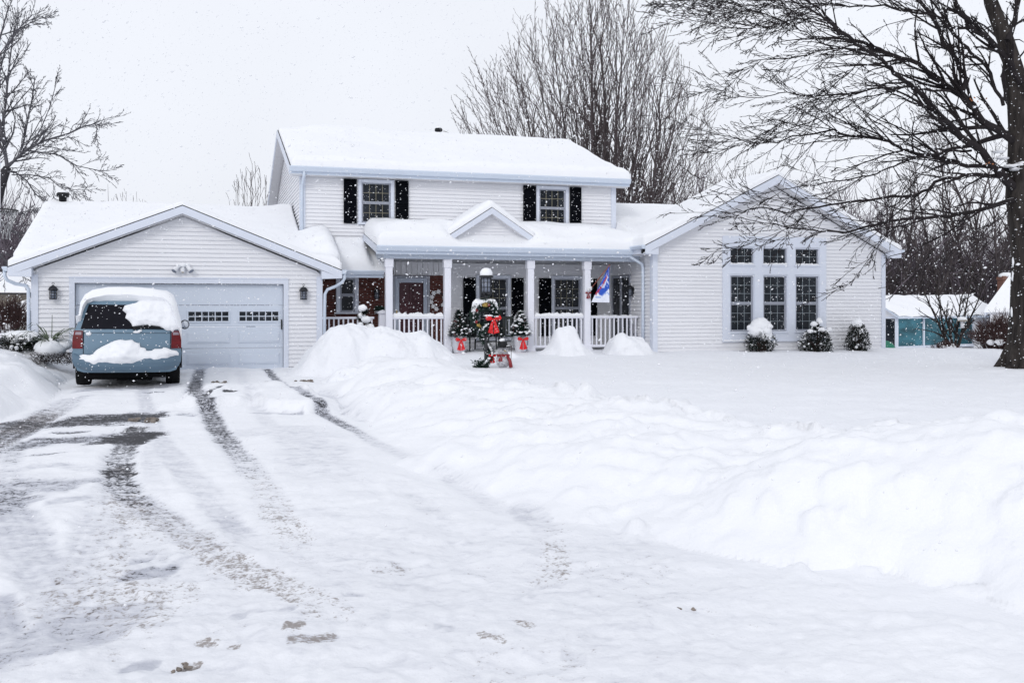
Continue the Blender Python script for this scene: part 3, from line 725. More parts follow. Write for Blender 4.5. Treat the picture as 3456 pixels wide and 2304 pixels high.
mb.box(DX0 - c, DX0, YG - .045, YG + .13, -.02, DZ + c); mb.box(DX1, DX1 + c, YG - .045, YG + .13, -.02, DZ + c); mb.box(DX0, DX1, YG - .045, YG + .13, DZ, DZ + c)
mb.box(DX0 - c - .01, DX1 + c + .01, YG - .06, YG - .03, DZ + c, DZ + c + .03)
hp('door_casing', mb, 'trim')
# sectional door
yd = YG + .085; gd = MB(); sec = DZ / 4; pitch = (DX1 - DX0) / 4
for r in range(4):
    gd.bbox(DX0 + .004, DX1 - .004, yd, yd + .05, r * sec + .005, (r + 1) * sec - .005, .010)
    if r in (0, 1, 3):
        for cc in range(4):
            xa, xb = DX0 + cc * pitch + .11, DX0 + (cc + 1) * pitch - .09; za, zb = r * sec + .10, (r + 1) * sec - .10
            if r == 3: continue
            gd.bbox(xa, xb, yd - .016, yd + .001, za + .03, zb - .03, .007)
            gd.bbox(xa + .035, xb - .035, yd - .026, yd - .0155, za + .065, zb - .065, .004)
gdo = hp('garage_door', gd, 'gdoor')
for cc in range(4):
    xa, xb = DX0 + cc * pitch + .10, DX0 + (cc + 1) * pitch - .08; za, zb = 2 * sec + .10, 2 * sec + .42
    f = MB()
    f.bbox(xa, xb, yd - .02, yd + .002, za, za + .045, .006); f.bbox(xa, xb, yd - .02, yd + .002, zb - .045, zb, .006)
    f.bbox(xa, xa + .045, yd - .0195, yd + .002, za + .045, zb - .045, .006); f.bbox(xb - .045, xb, yd - .0195, yd + .002, za + .045, zb - .045, .006)
    for i in range(1, 6):
        x = xa + .045 + (xb - xa - .09) * i / 6; f.box(x - .011, x + .011, yd - .016, yd + .002, za + .045, zb - .045)
    zc = (za + zb) / 2; f.box(xa + .045, xb - .045, yd - .0155, yd + .002, zc - .011, zc + .011)
    hsub('door_window', f, 'gdoor', gdo)
    g = MB(); g.box(xa + .03, xb - .03, yd - .006, yd - .002, za + .03, zb - .03); hsub('pane', g, 'glass', gdo)
mb = MB(); mb.box(DX1 - .06, DX1 - .03, yd - .03, yd - .001, 1.0, 1.25); hsub('track_bracket', mb, 'iron', gdo)
mb = MB(); mb.box(DX0, DX1, yd - .01, yd + .04, -.02, .004); hsub('bottom_seal', mb, 'rubber', gdo)
# roof: front gable plus the long slope behind it
ML = dict(y=31.0, z=4.45, s=.355)
gmain = lambda Y: ML['z'] - ML['s'] * abs(ML['y'] - Y)
mb = MB(); yf = YG - .30; th = .10
for sgn in (-1, 1):
    xe = GXM + sgn * GE
    ybk = 28.3 if sgn > 0 else 30.2
    mb.prism([(GXM, yf, gtop), (xe, yf, gzt(xe)), (xe, yf, gzt(xe) - th), (GXM, yf, gtop - th)], (0, 3.9 if sgn < 0 else 2.75, 0))
mb.prism([(GXM - GE - .02, 26.4, gmain(26.4) - .02), (GXM - GE - .02, 31, ML['z'] - .02), (GXM - GE - .02, 36, gmain(36) - .02), (GXM - GE - .02, 36, gmain(36) - .14), (GXM - GE - .02, 31, ML['z'] - .14), (GXM - GE - .02, 26.4, gmain(26.4) - .14)], (AX0 - GXM + GE - .01, 0, 0))
groof = hp('garage_roof', mb, 'shingle')
mb = MB()
for sgn in (-1, 1):
    xe = GXM + sgn * (GE + .0)
    fascia_rake(mb, GXM, gtop - .025, xe, gzt(xe) - .025, yf - .03, .19)
    # boxed return under the eave
    xr = GXM + sgn * 3.37
    mb.prism([(xe, yf - .028, gzt(xe) - .21), (xr - sgn * .02, yf - .028, gzt(xr) - .22), (xr - sgn * .02, yf - .028, 2.28), (xe, yf - .028, 2.30)], (0, .33, 0))
hp('rake_board', mb, 'trim')
mb = MB()                                               # vented soffit strip under the rake
for sgn in (-1, 1):
    xr = GXM + sgn * 3.36
    mb.prism([(GXM, yf, gtop - .222), (xr, yf, gzt(xr) - .222), (xr, yf, gzt(xr) - .235), (GXM, yf, gtop - .235)], (0, .30, 0))
hp('soffit', mb, 'soffit')
def gutter(name, x, y0, y1, z, sgn):                    # K-style gutter along Y
    mb = MB(); mb.prism([(x, y0, z), (x + sgn*.11, y0, z), (x + sgn*.12, y0, z - .03), (x + sgn*.08, y0, z - .10), (x, y0, z - .11)], (0, y1 - y0, 0))
    return hp(name, mb, 'gutter')
gutter('gutter', GXM - GE - .005, yf - .03, 31, gzt(GXM - GE) + .0, -1); gutter('gutter', GXM + GE + .005, yf - .03, 28.2, gzt(GXM + GE) + .0, 1)
def downspout(pts, r=.042):
    mb = MB(); mb.tube([Vector(p) for p in pts], r, 8); return hp('downspout', mb, 'gutter', smooth=True)
xe = GXM - GE - .07; downspout([(xe, yf + .05, 2.42), (xe, yf + .05, 2.30), (xe + .05, yf + .07, 2.2), (xe + .2, yf + .2, 2.12), (GX0 - .14, YG - .07, 2.08), (GX0 - .085, YG - .05, 2.0), (GX0 - .08, YG - .05, 1.5), (GX0 - .08, YG - .05, .2)])
xe = GXM + GE + .07; downspout([(xe, yf + .05, 2.42), (xe, yf + .05, 2.30), (xe - .05, yf + .07, 2.2), (xe - .2, yf + .2, 2.1), (GX1 + .16, YG - .05, 2.02), (GX1 + .09, YG - .05, 1.9), (GX1 + .08, YG - .05, 1.4), (GX1 + .08, YG - .05, .2)])
# ---- two-storey block --------------------------------------------
ET, RT, RY, RX0, RX1 = 5.45, 7.27, 33.0, 2.28, 12.42
YE = Y2 - .36
W1 = (hx(1220, Y2), hx(1318, Y2), 3.96, 5.10); W2 = (hx(1819, Y2), hx(1908, Y2), 3.96, 5.10)
siding('x', Y2, 2.95, 5.22, lambda z: (AX0, AX1), [(w[0] - .1, w[1] + .1, w[2] - .05, 9) for w in (W1, W2)], name='upper_siding')
slope2 = (RT - ET) / (RY - YE)
def side_rng(z):
    if z < 5.2: return (Y2, 2*RY - Y2)
    o = (z - (ET - .2)) / slope2
    return (YE + .12 + o, 2*RY - YE - .12 - o)
siding('y', AX0, 2.5, RT - .3, side_rng, name='gable_siding')
siding('x', Y2, .30, 2.86, lambda z: (6.70, AX1), [(hx(1605, Y2) - 0, hx(1723, Y2), .55, 2.5), (hx(1859, Y2), hx(1968, Y2), .55, 2.5)], name='porch_siding')
mb = MB(); mb.prism([(AX0 + .02, Y2 + .06, 0), (AX0 + .02, Y2 + .06, 5.24), (AX0 + .02, RY, RT - .25), (AX0 + .02, 2*RY - Y2, 5.24), (AX0 + .02, 2*RY - Y2, 0)], (AX1 - AX0 - .04, 0, 0))
# hollow look is not needed: panes are dark glass in front of the wall core
hp('house_wall', mb, 'siding')
for x0, x1, xo in ((AX0 - .03, AX0 + .12, AX0 - .035), (AX1 - .12, AX1 + .03, AX1 + .002)):
    mb = MB(); mb.box(x0, x1, Y2 - .05, Y2 + .02, 2.6, 5.23); mb.box(xo, xo + .033, Y2 + .02, Y2 + .14, 2.6, 5.23); hp('corner_board', mb, 'trim')
for w, mt in ((W1, 'muntin_tan'), (W2, 'muntin_tan')):
    window(*w, Y2, .10, 4, 2, mt, name='upper_window')
for a, b in ((1159, 1203), (1333, 1377), (1764, 1806), (1921, 1959)): shutter(hx(a, Y2), hx(b, Y2), 3.93, 5.19, Y2)
mb = MB(); th = .12
mb.prism([(RX0, YE, ET), (RX0, RY, RT), (RX0, 2*RY - YE, ET), (RX0, 2*RY - YE, ET - th), (RX0, RY, RT - th), (RX0, YE, ET - th)], (RX1 - RX0, 0, 0))
roof2 = hp('main_roof', mb, 'shingle')
mb = MB()
for sgn in (0, 1):
    x = RX0 - .03 if sgn == 0 else RX1
    mb = MB()
    for ya in (YE, 2*RY - YE):
        mb.prism([(x, ya, ET - .02), (x, RY, RT - .02), (x, RY, RT - .22), (x, ya, ET - .22)], (.03, 0, 0))
    hp('rake_board', mb, 'trim')
mb = MB()
for ya in (YE, 2*RY - YE): mb.prism([(RX0, ya, ET - .205), (RX0, RY, RT - .205), (RX0, RY, RT - .22), (RX0, ya, ET - .22)], (AX0 - RX0 + .0, 0, 0))
hp('soffit', mb, 'soffit'); mb = MB()
mb.box(RX0, RX1, YE + .01, Y2 + .02, ET - .235, ET - .222)
hp('soffit', mb, 'soffit')
def fgutter(name, x0, x1, y, z, h=.13):                  # gutter along a front eave
    mb = MB(); mb.prism([(x0, y, z), (x0, y - .12, z), (x0, y - .13, z - .03), (x0, y - .085, z - h + .01), (x0, y, z - h)], (x1 - x0, 0, 0))
    mb.box(x0, x1, y + .001, y + .03, z - h - .075, z + .0)
    return hp(name, mb, 'gutter')
fgutter('gutter', RX0 - .03, RX1 + .03, YE - .0, ET - .0, .15)
downspout([(AX0 + .05, YE - .06, ET - .14), (AX0 + .05, YE - .05, ET - .26), (AX0 + .04, YE + .1, ET - .36), (AX0 + .02, Y2 - .11, ET - .5), (AX0 + .02, Y2 - .08, ET - .65), (AX0 + .02, Y2 - .08, 3.2)])
# ---- entry: brick wall, window, door under the low roof -----------
mb = MB(); mb.box(GX1, 6.70, Y2 - .05, Y2 + .0, 0, 2.47); hp('brick_wall', mb, 'brick')
mb = MB(); n = 24
for i in range(n):
    x = GX1 + .02 + (6.70 - GX1 - .02) * i / n; mb.box(x + .006, x + (6.70 - GX1) / n - .006, Y2 - .03, Y2 - .001, 2.475, 2.9)
hp('grooved_panel', mb, 'siding')
window(hx(1146, Y2), hx(1195, Y2), 1.42, 2.36, Y2 - .10, .11, 1, 1, name='entry_window')
dx0, dx1 = hx(1331, Y2), hx(1440, Y2)
f = MB(); c = .07
for a, b, z0_, z1_ in ((dx0 - c, dx0, .3, 2.46), (dx1, dx1 + c, .3, 2.46), (dx0, dx1, 2.40, 2.46)): f.bbox(a, b, Y2 - .12, Y2 - .04, z0_, z1_, .008)
fd = hp('front_door', f, 'sash')
mb = MB(); mb.box(dx0, dx1, Y2 - .075, Y2 - .055, .34, 2.40)
for z0_, z1_ in ((.5, 1.05), (1.15, 1.6), (1.7, 2.28)):
    for a, b in ((dx0 + .14, (dx0+dx1)/2 - .05), ((dx0+dx1)/2 + .05, dx1 - .14)): mb.bbox(a, b, Y2 - .088, Y2 - .074, z0_, z1_, .012)
hsub('door_leaf', mb, 'door_red', fd)
mb = MB(); s = .12
for a, b, z0_, z1_ in ((dx0 + .005, dx0 + s, .34, 2.395), (dx1 - s, dx1 - .005, .34, 2.395), (dx0 + s, dx1 - s, 2.26, 2.395), (dx0 + s, dx1 - s, .34, .62)): mb.bbox(a, b, Y2 - .118, Y2 - .095, z0_, z1_, .006)
hsub('storm_door', mb, 'stormframe', fd)
mb = MB(); mb.box(dx0 + .03, dx0 + .06, Y2 - .145, Y2 - .118, 1.28, 1.46); mb.tube([(dx0 + .05, Y2 - .14, 1.35), (dx0 + .05, Y2 - .17, 1.35), (dx0 + .15, Y2 - .17, 1.35)], .014, 8); hsub('handle', mb, 'brass', fd)
# low entry roof
eX0, eX1, eY, eZ, eS = GX1 + .08, 5.0, 27.2, 2.56, .62
mb = MB(); mb.prism([(eX0, eY, eZ), (eX0, Y2, eZ + eS*(Y2-eY)), (eX0, Y2, eZ + eS*(Y2-eY) - .1), (eX0, eY, eZ - .1)], (eX1 - eX0, 0, 0)); hp('entry_roof', mb, 'shingle')
fgutter('gutter', eX0, 4.72, eY, eZ, .12)
mb = MB(); mb.box(eX0, eX1, eY + .03, Y2 - .001, eZ - .14, eZ - .125); hp('soffit', mb, 'soffit')
# ---- porch --------------------------------------------------------
PX0, PX1, PYE, PZE, PZB = 4.36, 11.9, 26.08, 3.19, 3.66
mb = MB(); mb.prism([(PX0, PYE, PZE), (PX0, Y2, PZB), (PX0, Y2, PZB - .1), (PX0, PYE, PZE - .1)], (PX1 - PX0, 0, 0)); proof = hp('porch_roof', mb, 'shingle')
fgutter('gutter', PX0 - .03, 11.68, PYE, PZE + .0, .15)
mb = MB()
mb.prism([(PX0 - .03, PYE - .0, PZE - .015), (PX0 - .03, Y2, PZB - .015), (PX0 - .03, Y2, PZB - .19), (PX0 - .03, PYE, PZE - .19)], (.03, 0, 0))
hp('rake_board', mb, 'trim')
mb = MB(); mb.bbox(4.57, 12.0, YP - .09, YP + .09, 2.86, 3.05, .006); mb.box(4.60, 4.72, YP + .09, Y2 - .06, 2.90, 3.05); hp('porch_beam', mb, 'gutter')
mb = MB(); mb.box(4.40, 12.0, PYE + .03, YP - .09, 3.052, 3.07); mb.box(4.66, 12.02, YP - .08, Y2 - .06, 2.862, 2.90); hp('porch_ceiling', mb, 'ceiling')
mb = MB(); mb.box(4.4, 12.02, YP - .2, Y2 - .05, .0, .32); mb.box(GX1, 4.4, 27.0, Y2 - .05, 0, .32); mb.box(6.5, 8.5, YP - .55, YP - .2, 0, .16); hp('porch_floor', mb, 'concrete')
PXS = [hx(p, YP) for p in (1312, 1509, 1789, 1980)]
for x in PXS:
    mb = MB(); a = .092
    mb.bbox(x - a, x + a, YP - a, YP + a, .32, 2.86, .008); mb.bbox(x - a - .022, x + a + .022, YP - a - .022, YP + a + .022, 2.62, 2.855, .012)
    mb.bbox(x - a - .03, x + a + .03, YP - a - .03, YP + a + .03, .322, .50, .012); hp('porch_post', mb, 'post')
balm = None
def railing(x0, x1, y, z0=.42, z1=1.30):
    global balm
    mb = MB(); mb.bbox(x0, x1, y - .05, y + .05, z1 - .06, z1, .012)
    r = hp('porch_railing', mb, 'post'); mb = MB(); mb.bbox(x0, x1, y - .03, y + .03, z0, z0 + .07, .008); hsub('bottom_rail', mb, 'post', r); n = max(2, int((x1 - x0) / .125))
    for i in range(n):
        x = x0 + (i + .5) * (x1 - x0) / n
        if balm is None:
            b = MB(); b.bbox(-.02, .02, -.02, .02, 0, z1 - z0 - .13, .004); o = b.build('baluster', M['post'], r); balm = o.data
        else:
            o = bpy.data.objects.new('baluster', balm); COL.objects.link(o); o.parent = r
        o.location = (x - HB[0], y - HB[1], z0 + .07)
    return r
r1 = railing(PXS[0] + .1, PXS[1] - .1, YP); r2 = railing(PXS[2] + .1, PXS[3] - .1, YP); r3 = railing(PXS[3] + .1, WX0 - .06, YP); r4 = railing(GX1 + .14, 4.42, 26.95)
mb = MB(); nx = hx(1292, 26.95); mb.bbox(nx - .11, nx + .11, 26.85, 27.07, .1, 1.38, .012); mb.lathe([(.15, 1.38), (.16, 1.40), (.13, 1.43), (.09, 1.46), (.0001, 1.49)], 16, (nx, 26.96, 0)); hp('newel_post', mb, 'post')
def rail_snow(x0, x1, y, z, th, seed):
    mb = MB(); puff(mb, [(x0, y - .055), (x1, y - .055), (x1, y + .055), (x0, y + .055)], th, .05, .02, lambda a, b, h: (a, b, z + h - .004), seed, .35); hp('rail_snow', mb, 'roof_snow', smooth=True)
rail_snow(PXS[0] + .1, PXS[1] - .1, YP, 1.30, .10, 3); rail_snow(PXS[2] + .1, PXS[3] - .1, YP, 1.30, .09, 4); rail_snow(PXS[3] + .1, WX0 - .1, YP, 1.30, .03, 5)
for a, b in ((1605, 1723), (1859, 1968)):
    window(hx(a, Y2) + .1, hx(b, Y2) - .1, .62, 2.40, Y2, .10, 4, 3, 'muntin_tan', name='porch_window')
for a, b in ((1562, 1603), (1725, 1765), (1817, 1858), (1972, 2012)): shutter(hx(a, Y2), hx(b, Y2), .68, 2.42, Y2)
mb = MB(); mb.box(11.68, 11.97, PYE - .035, PYE - .002, 3.0, 3.22); hp('fascia_board', mb, 'trim')
# little porch gable
GC, GZ, GSL, GHW, GY = 7.57, 4.31, .65, 1.2, 26.32
pz = lambda Y: PZE + (PZB - PZE) * (Y - PYE) / (Y2 - PYE)
mb = MB(); th = .07
for s in (-1, 1):
    xe = GC + s * (GHW + .05); ze = GZ - GSL * (GHW + .05)
    mb.prism([(GC, GY, GZ), (xe, GY, ze), (xe, GY, ze - th), (GC, GY, GZ - th)], (0, Y2 - GY, 0))
hp('porch_gable_roof', mb, 'shingle')
mb = MB()
for s in (-1, 1):
    xe = GC + s * (GHW + .05); ze = GZ - GSL * (GHW + .05)
    fascia_rake(mb, GC, GZ - .02, xe, ze - .02, GY - .025, .17)
hp('rake_board', mb, 'trim')
siding('x', GY + .28, pz(GY + .28), GZ - .1, lambda z: (GC - (GZ - .16 - z) / GSL, GC + (GZ - .16 - z) / GSL), pitch=.09, name='gable_siding')
mb = MB()
for s in (-1, 1):
    xe = GC + s * GHW; ze = GZ - GSL * GHW
    mb.prism([(GC, GY, GZ - .175), (xe, GY, ze - .175), (xe, GY, ze - .19), (GC, GY, GZ - .19)], (0, .28, 0))
hp('soffit', mb, 'soffit')
# ---- wing ---------------------------------------------------------
WE, WZ, WS, wyf = 4.21, 5.38, .5, YW - .30
wzt = lambda x: WZ - WS * abs(x - WXM)
cx0, cx1 = hx(2437, YW), hx(2785, YW)
def w_rng(z):
    if z < 3.05: return (WX0, WX1)
    hwid = (WZ - .30 - z) / WS
    return (max(WX0, WXM - hwid), min(WX1, WXM + hwid))
siding('x', YW, .20, WZ - .3, w_rng, [(cx0, cx1, .58, 3.62)], name='wing_siding')
siding('y', WX0, .30, 3.12, lambda z: (YW, Y2), [(26.98, 28.36, .3, 3.0)], name='wing_side_siding')
mb = MB(); mb.prism([(WX0 + .02, YW + .06, 0), (WX0 + .02, YW + .06, 3.1), (WXM, YW + .06, WZ - .25), (WX1 - .02, YW + .06, 3.1), (WX1 - .02, YW + .06, 0)], (0, 8.5, 0)); hp('wing_wall', mb, 'siding')
mb = MB()
for x0, x1, xo in ((WX0 - .03, WX0 + .12, WX0 - .035), (WX1 - .10, WX1 + .03, WX1 + .002)):
    mb = MB(); mb.box(x0, x1, YW - .05, YW + .02, .1, 3.12); mb.box(xo, xo + .033, YW + .02, YW + .13, .1, 3.12); hp('corner_board', mb, 'trim')
mb = MB(); th = .10
for s in (-1, 1):
    xe = WXM + s * WE
    mb.prism([(WXM, wyf, WZ), (xe, wyf, wzt(xe)), (xe, wyf, wzt(xe) - th), (WXM, wyf, WZ - th)], (0, 3.1, 0))
    if s > 0: mb.add([(WXM, wyf + 3.1, WZ - .01), (xe, wyf + 3.1, wzt(xe) - .01), (xe, 34, wzt(xe) - 1.2), (WXM, 34, WZ - 2.5), (WXM, wyf + 3.1, WZ - th), (xe, wyf + 3.1, wzt(xe) - th), (xe, 34, wzt(xe) - 1.3), (WXM, 34, WZ - 2.6)], [(0, 1, 2, 3), (4, 5, 6, 7), (1, 2, 6, 5)])
WMZ, WMY, WMS = 4.86, 30.9, .37
wmain = lambda Y: WMZ - WMS * abs(WMY - Y)
mb.prism([(AX1 + .01, 27.5, wmain(27.5) - .02), (AX1 + .01, WMY, WMZ - .02), (AX1 + .01, 35, wmain(35) - .02), (AX1 + .01, 35, wmain(35) - .14), (AX1 + .01, WMY, WMZ - .14), (AX1 + .01, 27.5, wmain(27.5) - .14)], (WXM - AX1, 0, 0))
hp('wing_roof', mb, 'shingle')
mb = MB()
for s in (-1, 1):
    xe = WXM + s * WE; fascia_rake(mb, WXM, WZ - .025, xe, wzt(xe) - .025, wyf - .03, .22)
    xr = WXM + s * 3.83
    mb.prism([(xe, wyf - .028, wzt(xe) - .24), (xr - s*.02, wyf - .028, wzt(xr) - .25), (xr - s*.02, wyf - .028, 3.02), (xe, wyf - .028, 3.03)], (0, .33, 0))
hp('rake_board', mb, 'trim')
mb = MB()
for s in (-1, 1):
    xr = WXM + s * 3.82; mb.prism([(WXM, wyf, WZ - .25), (xr, wyf, wzt(xr) - .25), (xr, wyf, wzt(xr) - .265), (WXM, wyf, WZ - .265)], (0, .30, 0))
mb.box(WXM - WE, WX0, wyf + .3, Y2 - .1, 3.03, 3.045); hp('soffit', mb, 'soffit')
gutter('gutter', WXM - WE - .005, wyf - .03, 26.3, wzt(WXM - WE) + .0, -1); gutter('gutter', WXM + WE + .005, wyf - .03, 33.5, wzt(WXM + WE) + .0, 1)
mb = MB(); mb.box(WXM - WE, WXM - WE + .03, wyf + .3, 26.3, 3.03, 3.27); hp('fascia_board', mb, 'trim')
xe = WXM - WE - .06; downspout([(xe, 26.15, 3.2), (xe, 26.15, 3.08), (xe + .03, 26.12, 2.98), (xe + .22, 26.05, 2.86), (WX0 - .10, 26.0, 2.78), (WX0 - .075, 26.0, 2.66), (WX0 - .075, 26.0, 1.6), (WX0 - .075, 26.0, .3)], .046)
# big window group: one casing with six windows
wcol = [(hx(2459, YW), hx(2544, YW)), (hx(2570, YW), hx(2656, YW)), (hx(2679, YW), hx(2763, YW))]
mb = MB(); yb, yf2 = YW + .02, YW - .055
zr = [(.59, .81), (2.50, 2.74), (3.30, 3.60)]
for a, b in zr: mb.box(cx0, cx1, yf2, yb, a, b)
xs = [cx0] + [v for p in wcol for v in p] + [cx1]
for i in range(0, 8, 2): mb.box(xs[i], xs[i+1], yf2 - .002, yb, .81, 2.50); mb.box(xs[i], xs[i+1], yf2 - .002, yb, 2.74, 3.30)
mb.box(cx0 - .02, cx1 + .02, yf2 - .03, yf2 + .01, .555, .59)
wg = hp('window_casing', mb, 'trim')
for a, b in wcol:
    o = window(a + .035, b - .035, .85, 2.46, YW + .0, .035, 3, 3, name='wing_window', sashw=.05)
    window(a + .035, b - .035, 2.79, 3.26, YW + .0, .035, 3, 2, name='transom_window', double=False, sashw=.03)
for (a, b) in wcol:
    mb = MB(); puff(mb, [(a + .02, YW - .085), (b - .02, YW - .085), (b - .02, YW - .03), (a + .02, YW - .03)], .05, .03, .018, lambda p, q, h: (p, q, 2.79 + h), 8, .4); hp('sill_snow', mb, 'roof_snow', smooth=True)
mb = MB(); puff(mb, [(cx0, YW - .10), (cx0 + 1.0, YW - .10), (cx0 + 1.0, YW - .055), (cx0, YW - .055)], .05, .03, .018, lambda p, q, h: (p, q, .592 + h - .01), 8, .4); hp('sill_snow', mb, 'roof_snow', smooth=True)
# sliding door on the wing's porch side
y0, y1 = 27.05, 28.30
f = MB()
for a, b, z0_, z1_ in ((y0 - .07, y0, .32, 2.42), (y1, y1 + .05, .32, 2.42), (y0 - .07, y1 + .05, 2.42, 2.50), (y0 + .58, y0 + .67, .36, 2.42)): f.box(WX0 - .05, WX0 + .02, a, b, z0_, z1_)
sd = hp('sliding_door', f, 'sash')
g = MB(); g.box(WX0 - .012, WX0 - .004, y0, y1, .34, 2.42); hsub('pane', g, 'glass', sd)
mb = MB()
for i in range(14): mb.box(WX0 - .03, WX0 - .001, 26.99 + i*.1 + .005, 26.99 + (i+1)*.1 - .005, 2.52, 2.86)
hp('grooved_panel', mb, 'siding')
mb = MB(); mb.bbox(WX0 - .09, WX0 - .02, 26.50, 26.66, .62, .80, .01); hp('meter_box', mb, 'sash')
# roof vents
def vent(X, Y, z, w, h, label):
    r = empty('roof_vent', hw(X, Y, z), TH, label, 'roof vent')
    b = MB(); b.lathe([(w*.62, -.25), (w*.62, h*.35), (w, h*.4), (w*1.02, h*.8), (w*.85, h), (.001, h*1.02)], 16); b.build('vent_hood', M['black'], r, True)
    s = MB(); s.blob((0, 0, h * 1.05), (w * .75, w*.75, .07), .08, 12, 6); s.build('snow_cap', M['roof_snow'], r, True)
vent(hx(212, 31.0), 31.0, ML['z'] + .18, .17, .19, 'flat black roof vent poking through the snow on the garage ridge')
vent(hx(1480, 33.25), 33.25, RT + .20, .13, .17, 'small black roof vent behind the ridge of the upper roof')
# ---- snow on the roofs ---------------------------------------------
nan = np.nan
def zg(A, B):
    g = np.where((np.abs(A - GXM) <= GE + .02), gtop - gs * np.abs(A - GXM), nan)
    m = np.where((A >= GXM - GE - .02) & (B >= 26.2), ML['z'] - ML['s'] * np.abs(ML['y'] - B), nan)
    z = np.fmax(g, m)
    ok = ((B < 28.36) & (A < GXM + GE + .05)) | ((B >= 28.36) & (A < AX0 - .03))
    return np.where(ok & (B >= yf - .02) & (B < 34) & (A > GXM - GE - .08), z, nan)
roof_snow('garage_snow', zg, GXM - GE - .10, 3.5, yf - .02, 34, .055, lambda A, B: .15 + .22 * sst(2.4, 3.2, A) + .10 * sst(1.2, 2.4, A) * sst(29, 31, B), .30, house, HB, wall=lambda A, B: (B >= 28.36) & (A >= AX0 - .03), blur=14, seed=5)
zm2 = lambda A, B: np.where((A >= RX0) & (A <= RX1 + .03) & (B >= YE - .10) & (B <= 2*RY - YE), RT - slope2 * np.abs(B - RY), nan)
roof_snow('main_roof_snow', zm2, RX0 + .02, RX1 + .05, YE - .10, 2*RY - YE, .07, lambda A, B: .20 - .12 * sst(1.6, .2, (A - RX0) + .25 * np.abs(B - RY)) + .08*sst(28.6, 28.0, B), .32, house, HB, blur=10, seed=12)
def zp(A, B):
    p = np.where((A >= PX0 - .02) & (A <= PX1) & (B >= PYE - .12) & (B <= Y2 - .03), PZE + (PZB - PZE) * (B - PYE) / (Y2 - PYE), nan)
    e = np.where((A > 3.45) & (A < eX1) & (B >= eY - .08) & (B <= Y2 - .03), eZ + eS * (B - eY), nan)
    inw = (A >= WXM - WE - .04) & (A <= WXM + WE + .04) & (B >= wyf) & (B < 34.5) & ((B < Y2 - .03) | (A > AX1 + .04))
    wg_ = np.where(inw, np.maximum(WZ - np.clip(B - 28.3, 0, 9) * .45 - WS * np.abs(A - WXM), -9), nan)
    wm = np.where(((A > AX1 + .04) & (A < WXM) & (B >= 26.6) & (B < 34)) , WMZ - WMS * np.abs(WMY - B), nan)
    wm = np.where(inw & ~np.isnan(wm), np.where(np.abs(A - WXM) < 4.2, wm, nan), nan)
    z = np.fmax(np.fmax(p, wg_), wm)
    return z
ze = lambda A, B: np.where((A > 3.45) & (A < 4.92) & (B >= eY - .08) & (B <= Y2 - .03), eZ + eS * (B - eY), nan)
roof_snow('entry_snow', ze, 3.40, 4.95, eY - .08, Y2, .05, lambda A, B: .30 - .22*sst(4.25, 4.5, A), .22, house, HB, wall=lambda A, B: (B > Y2 - .04) | (A <= 3.46), blur=6, seed=29)
roof_snow('lower_roof_snow', zp, 3.4, WXM + WE + .1, wyf, 34, .06, lambda A, B: .36 * sst(12.6, 11.6, A) + .17 * sst(11.8, 12.8, A) + .10 * sst(26.2, 26.9, B) * sst(12.3, 11.3, A) - .05*sst(5, 4, A) - .27 * sst(1.45, .9, np.abs(A - 7.57)) * sst(27.0, 26.3, B), .30, house, HB,
          wall=lambda A, B: (B >= Y2 - .03) & (A >= AX0) & (A <= AX1 + .04), blur=16, seed=23, amp=.22)
zgb = lambda A, B: np.where((np.abs(A - GC) <= GHW + .08) & (B >= GY + .01) & (B <= Y2 - .03), GZ - GSL * np.abs(A - GC), nan)
roof_snow('gable_snow', zgb, GC - GHW - .08, GC + GHW + .08, GY + .01, Y2, .045, .20, .30, house, HB, wall=lambda A, B: B > Y2 - .04, blur=10, seed=31)
# ------------------------------------------------------------------ the van (x right, y forward, z up; origin under the middle of the rear bumper)
VU, VV = (428 - CX) / F * 19.15, 19.15
van = empty('minivan', (VU, VV, 0.03), TH + math.radians(1.5), 'light blue minivan with snow on its roof and rear bumper, parked before the garage', 'van')
van.rotation_euler = (math.radians(0), math.radians(.7), TH + math.radians(1.5))
RING = [(.0, .30), (.78, .30), (.90, .34), (.955, .52), (.985, .72), (.985, .95), (.955, 1.10), (.925, 1.18), (.87, 1.36), (.80, 1.55), (.735, 1.65), (.62, 1.705), (.40, 1.735), (.0, 1.745)]
def vlean(z):
    return float(np.interp(z, [.3, .6, .8, 1.1, 1.5, 1.66, 1.745], [.02, .02, .03, .07, .25, .36, .62]))
def vwid(z):
    zs = [p[1] for p in RING[1:]]; return float(np.interp(z, zs, [p[0] for p in RING[1:]]))
def vrear(x, z):
    c = min(1.0, abs(x) / max(vwid(z), .05)); return vlean(z) + .10 * c ** 4
st = [(0.0, 1.0), (.10, 1.0), (.30, 1.0), (.9, 1.0), (2.0, 1.0), (2.9, 1.0), (3.3, .80), (3.75, .30), (4.1, .02), (4.55, -.10), (4.72, -.22), (4.80, -.30)]
mb = MB(); NRG = len(RING)
ringfull = RING + [(-x, z) for x, z in RING[-2:0:-1]]; nn = len(ringfull)
def vring(i):
    y0_, k = st[i]; out = []
    for x, z in ringfull:
        zz = z if z <= 1.1 else 1.1 + (z - 1.1) * max(k, 0.0)
        if k < 0: zz = min(z, 1.1 + k * 1.2) if z > .6 else z
        sw = 1.0 if i < 9 else (1 - .09 * (i - 8))
        y = y0_ + (vlean(z) + .10 if i == 0 else (vlean(z) * max(0, 1 - y0_ / .9)) + (.10 * max(0, 1 - y0_/.3) if i else 0) )
        out.append((x * sw * (1.0 if i else .995), y, zz))
    return out
rings = [vring(i) for i in range(len(st))]
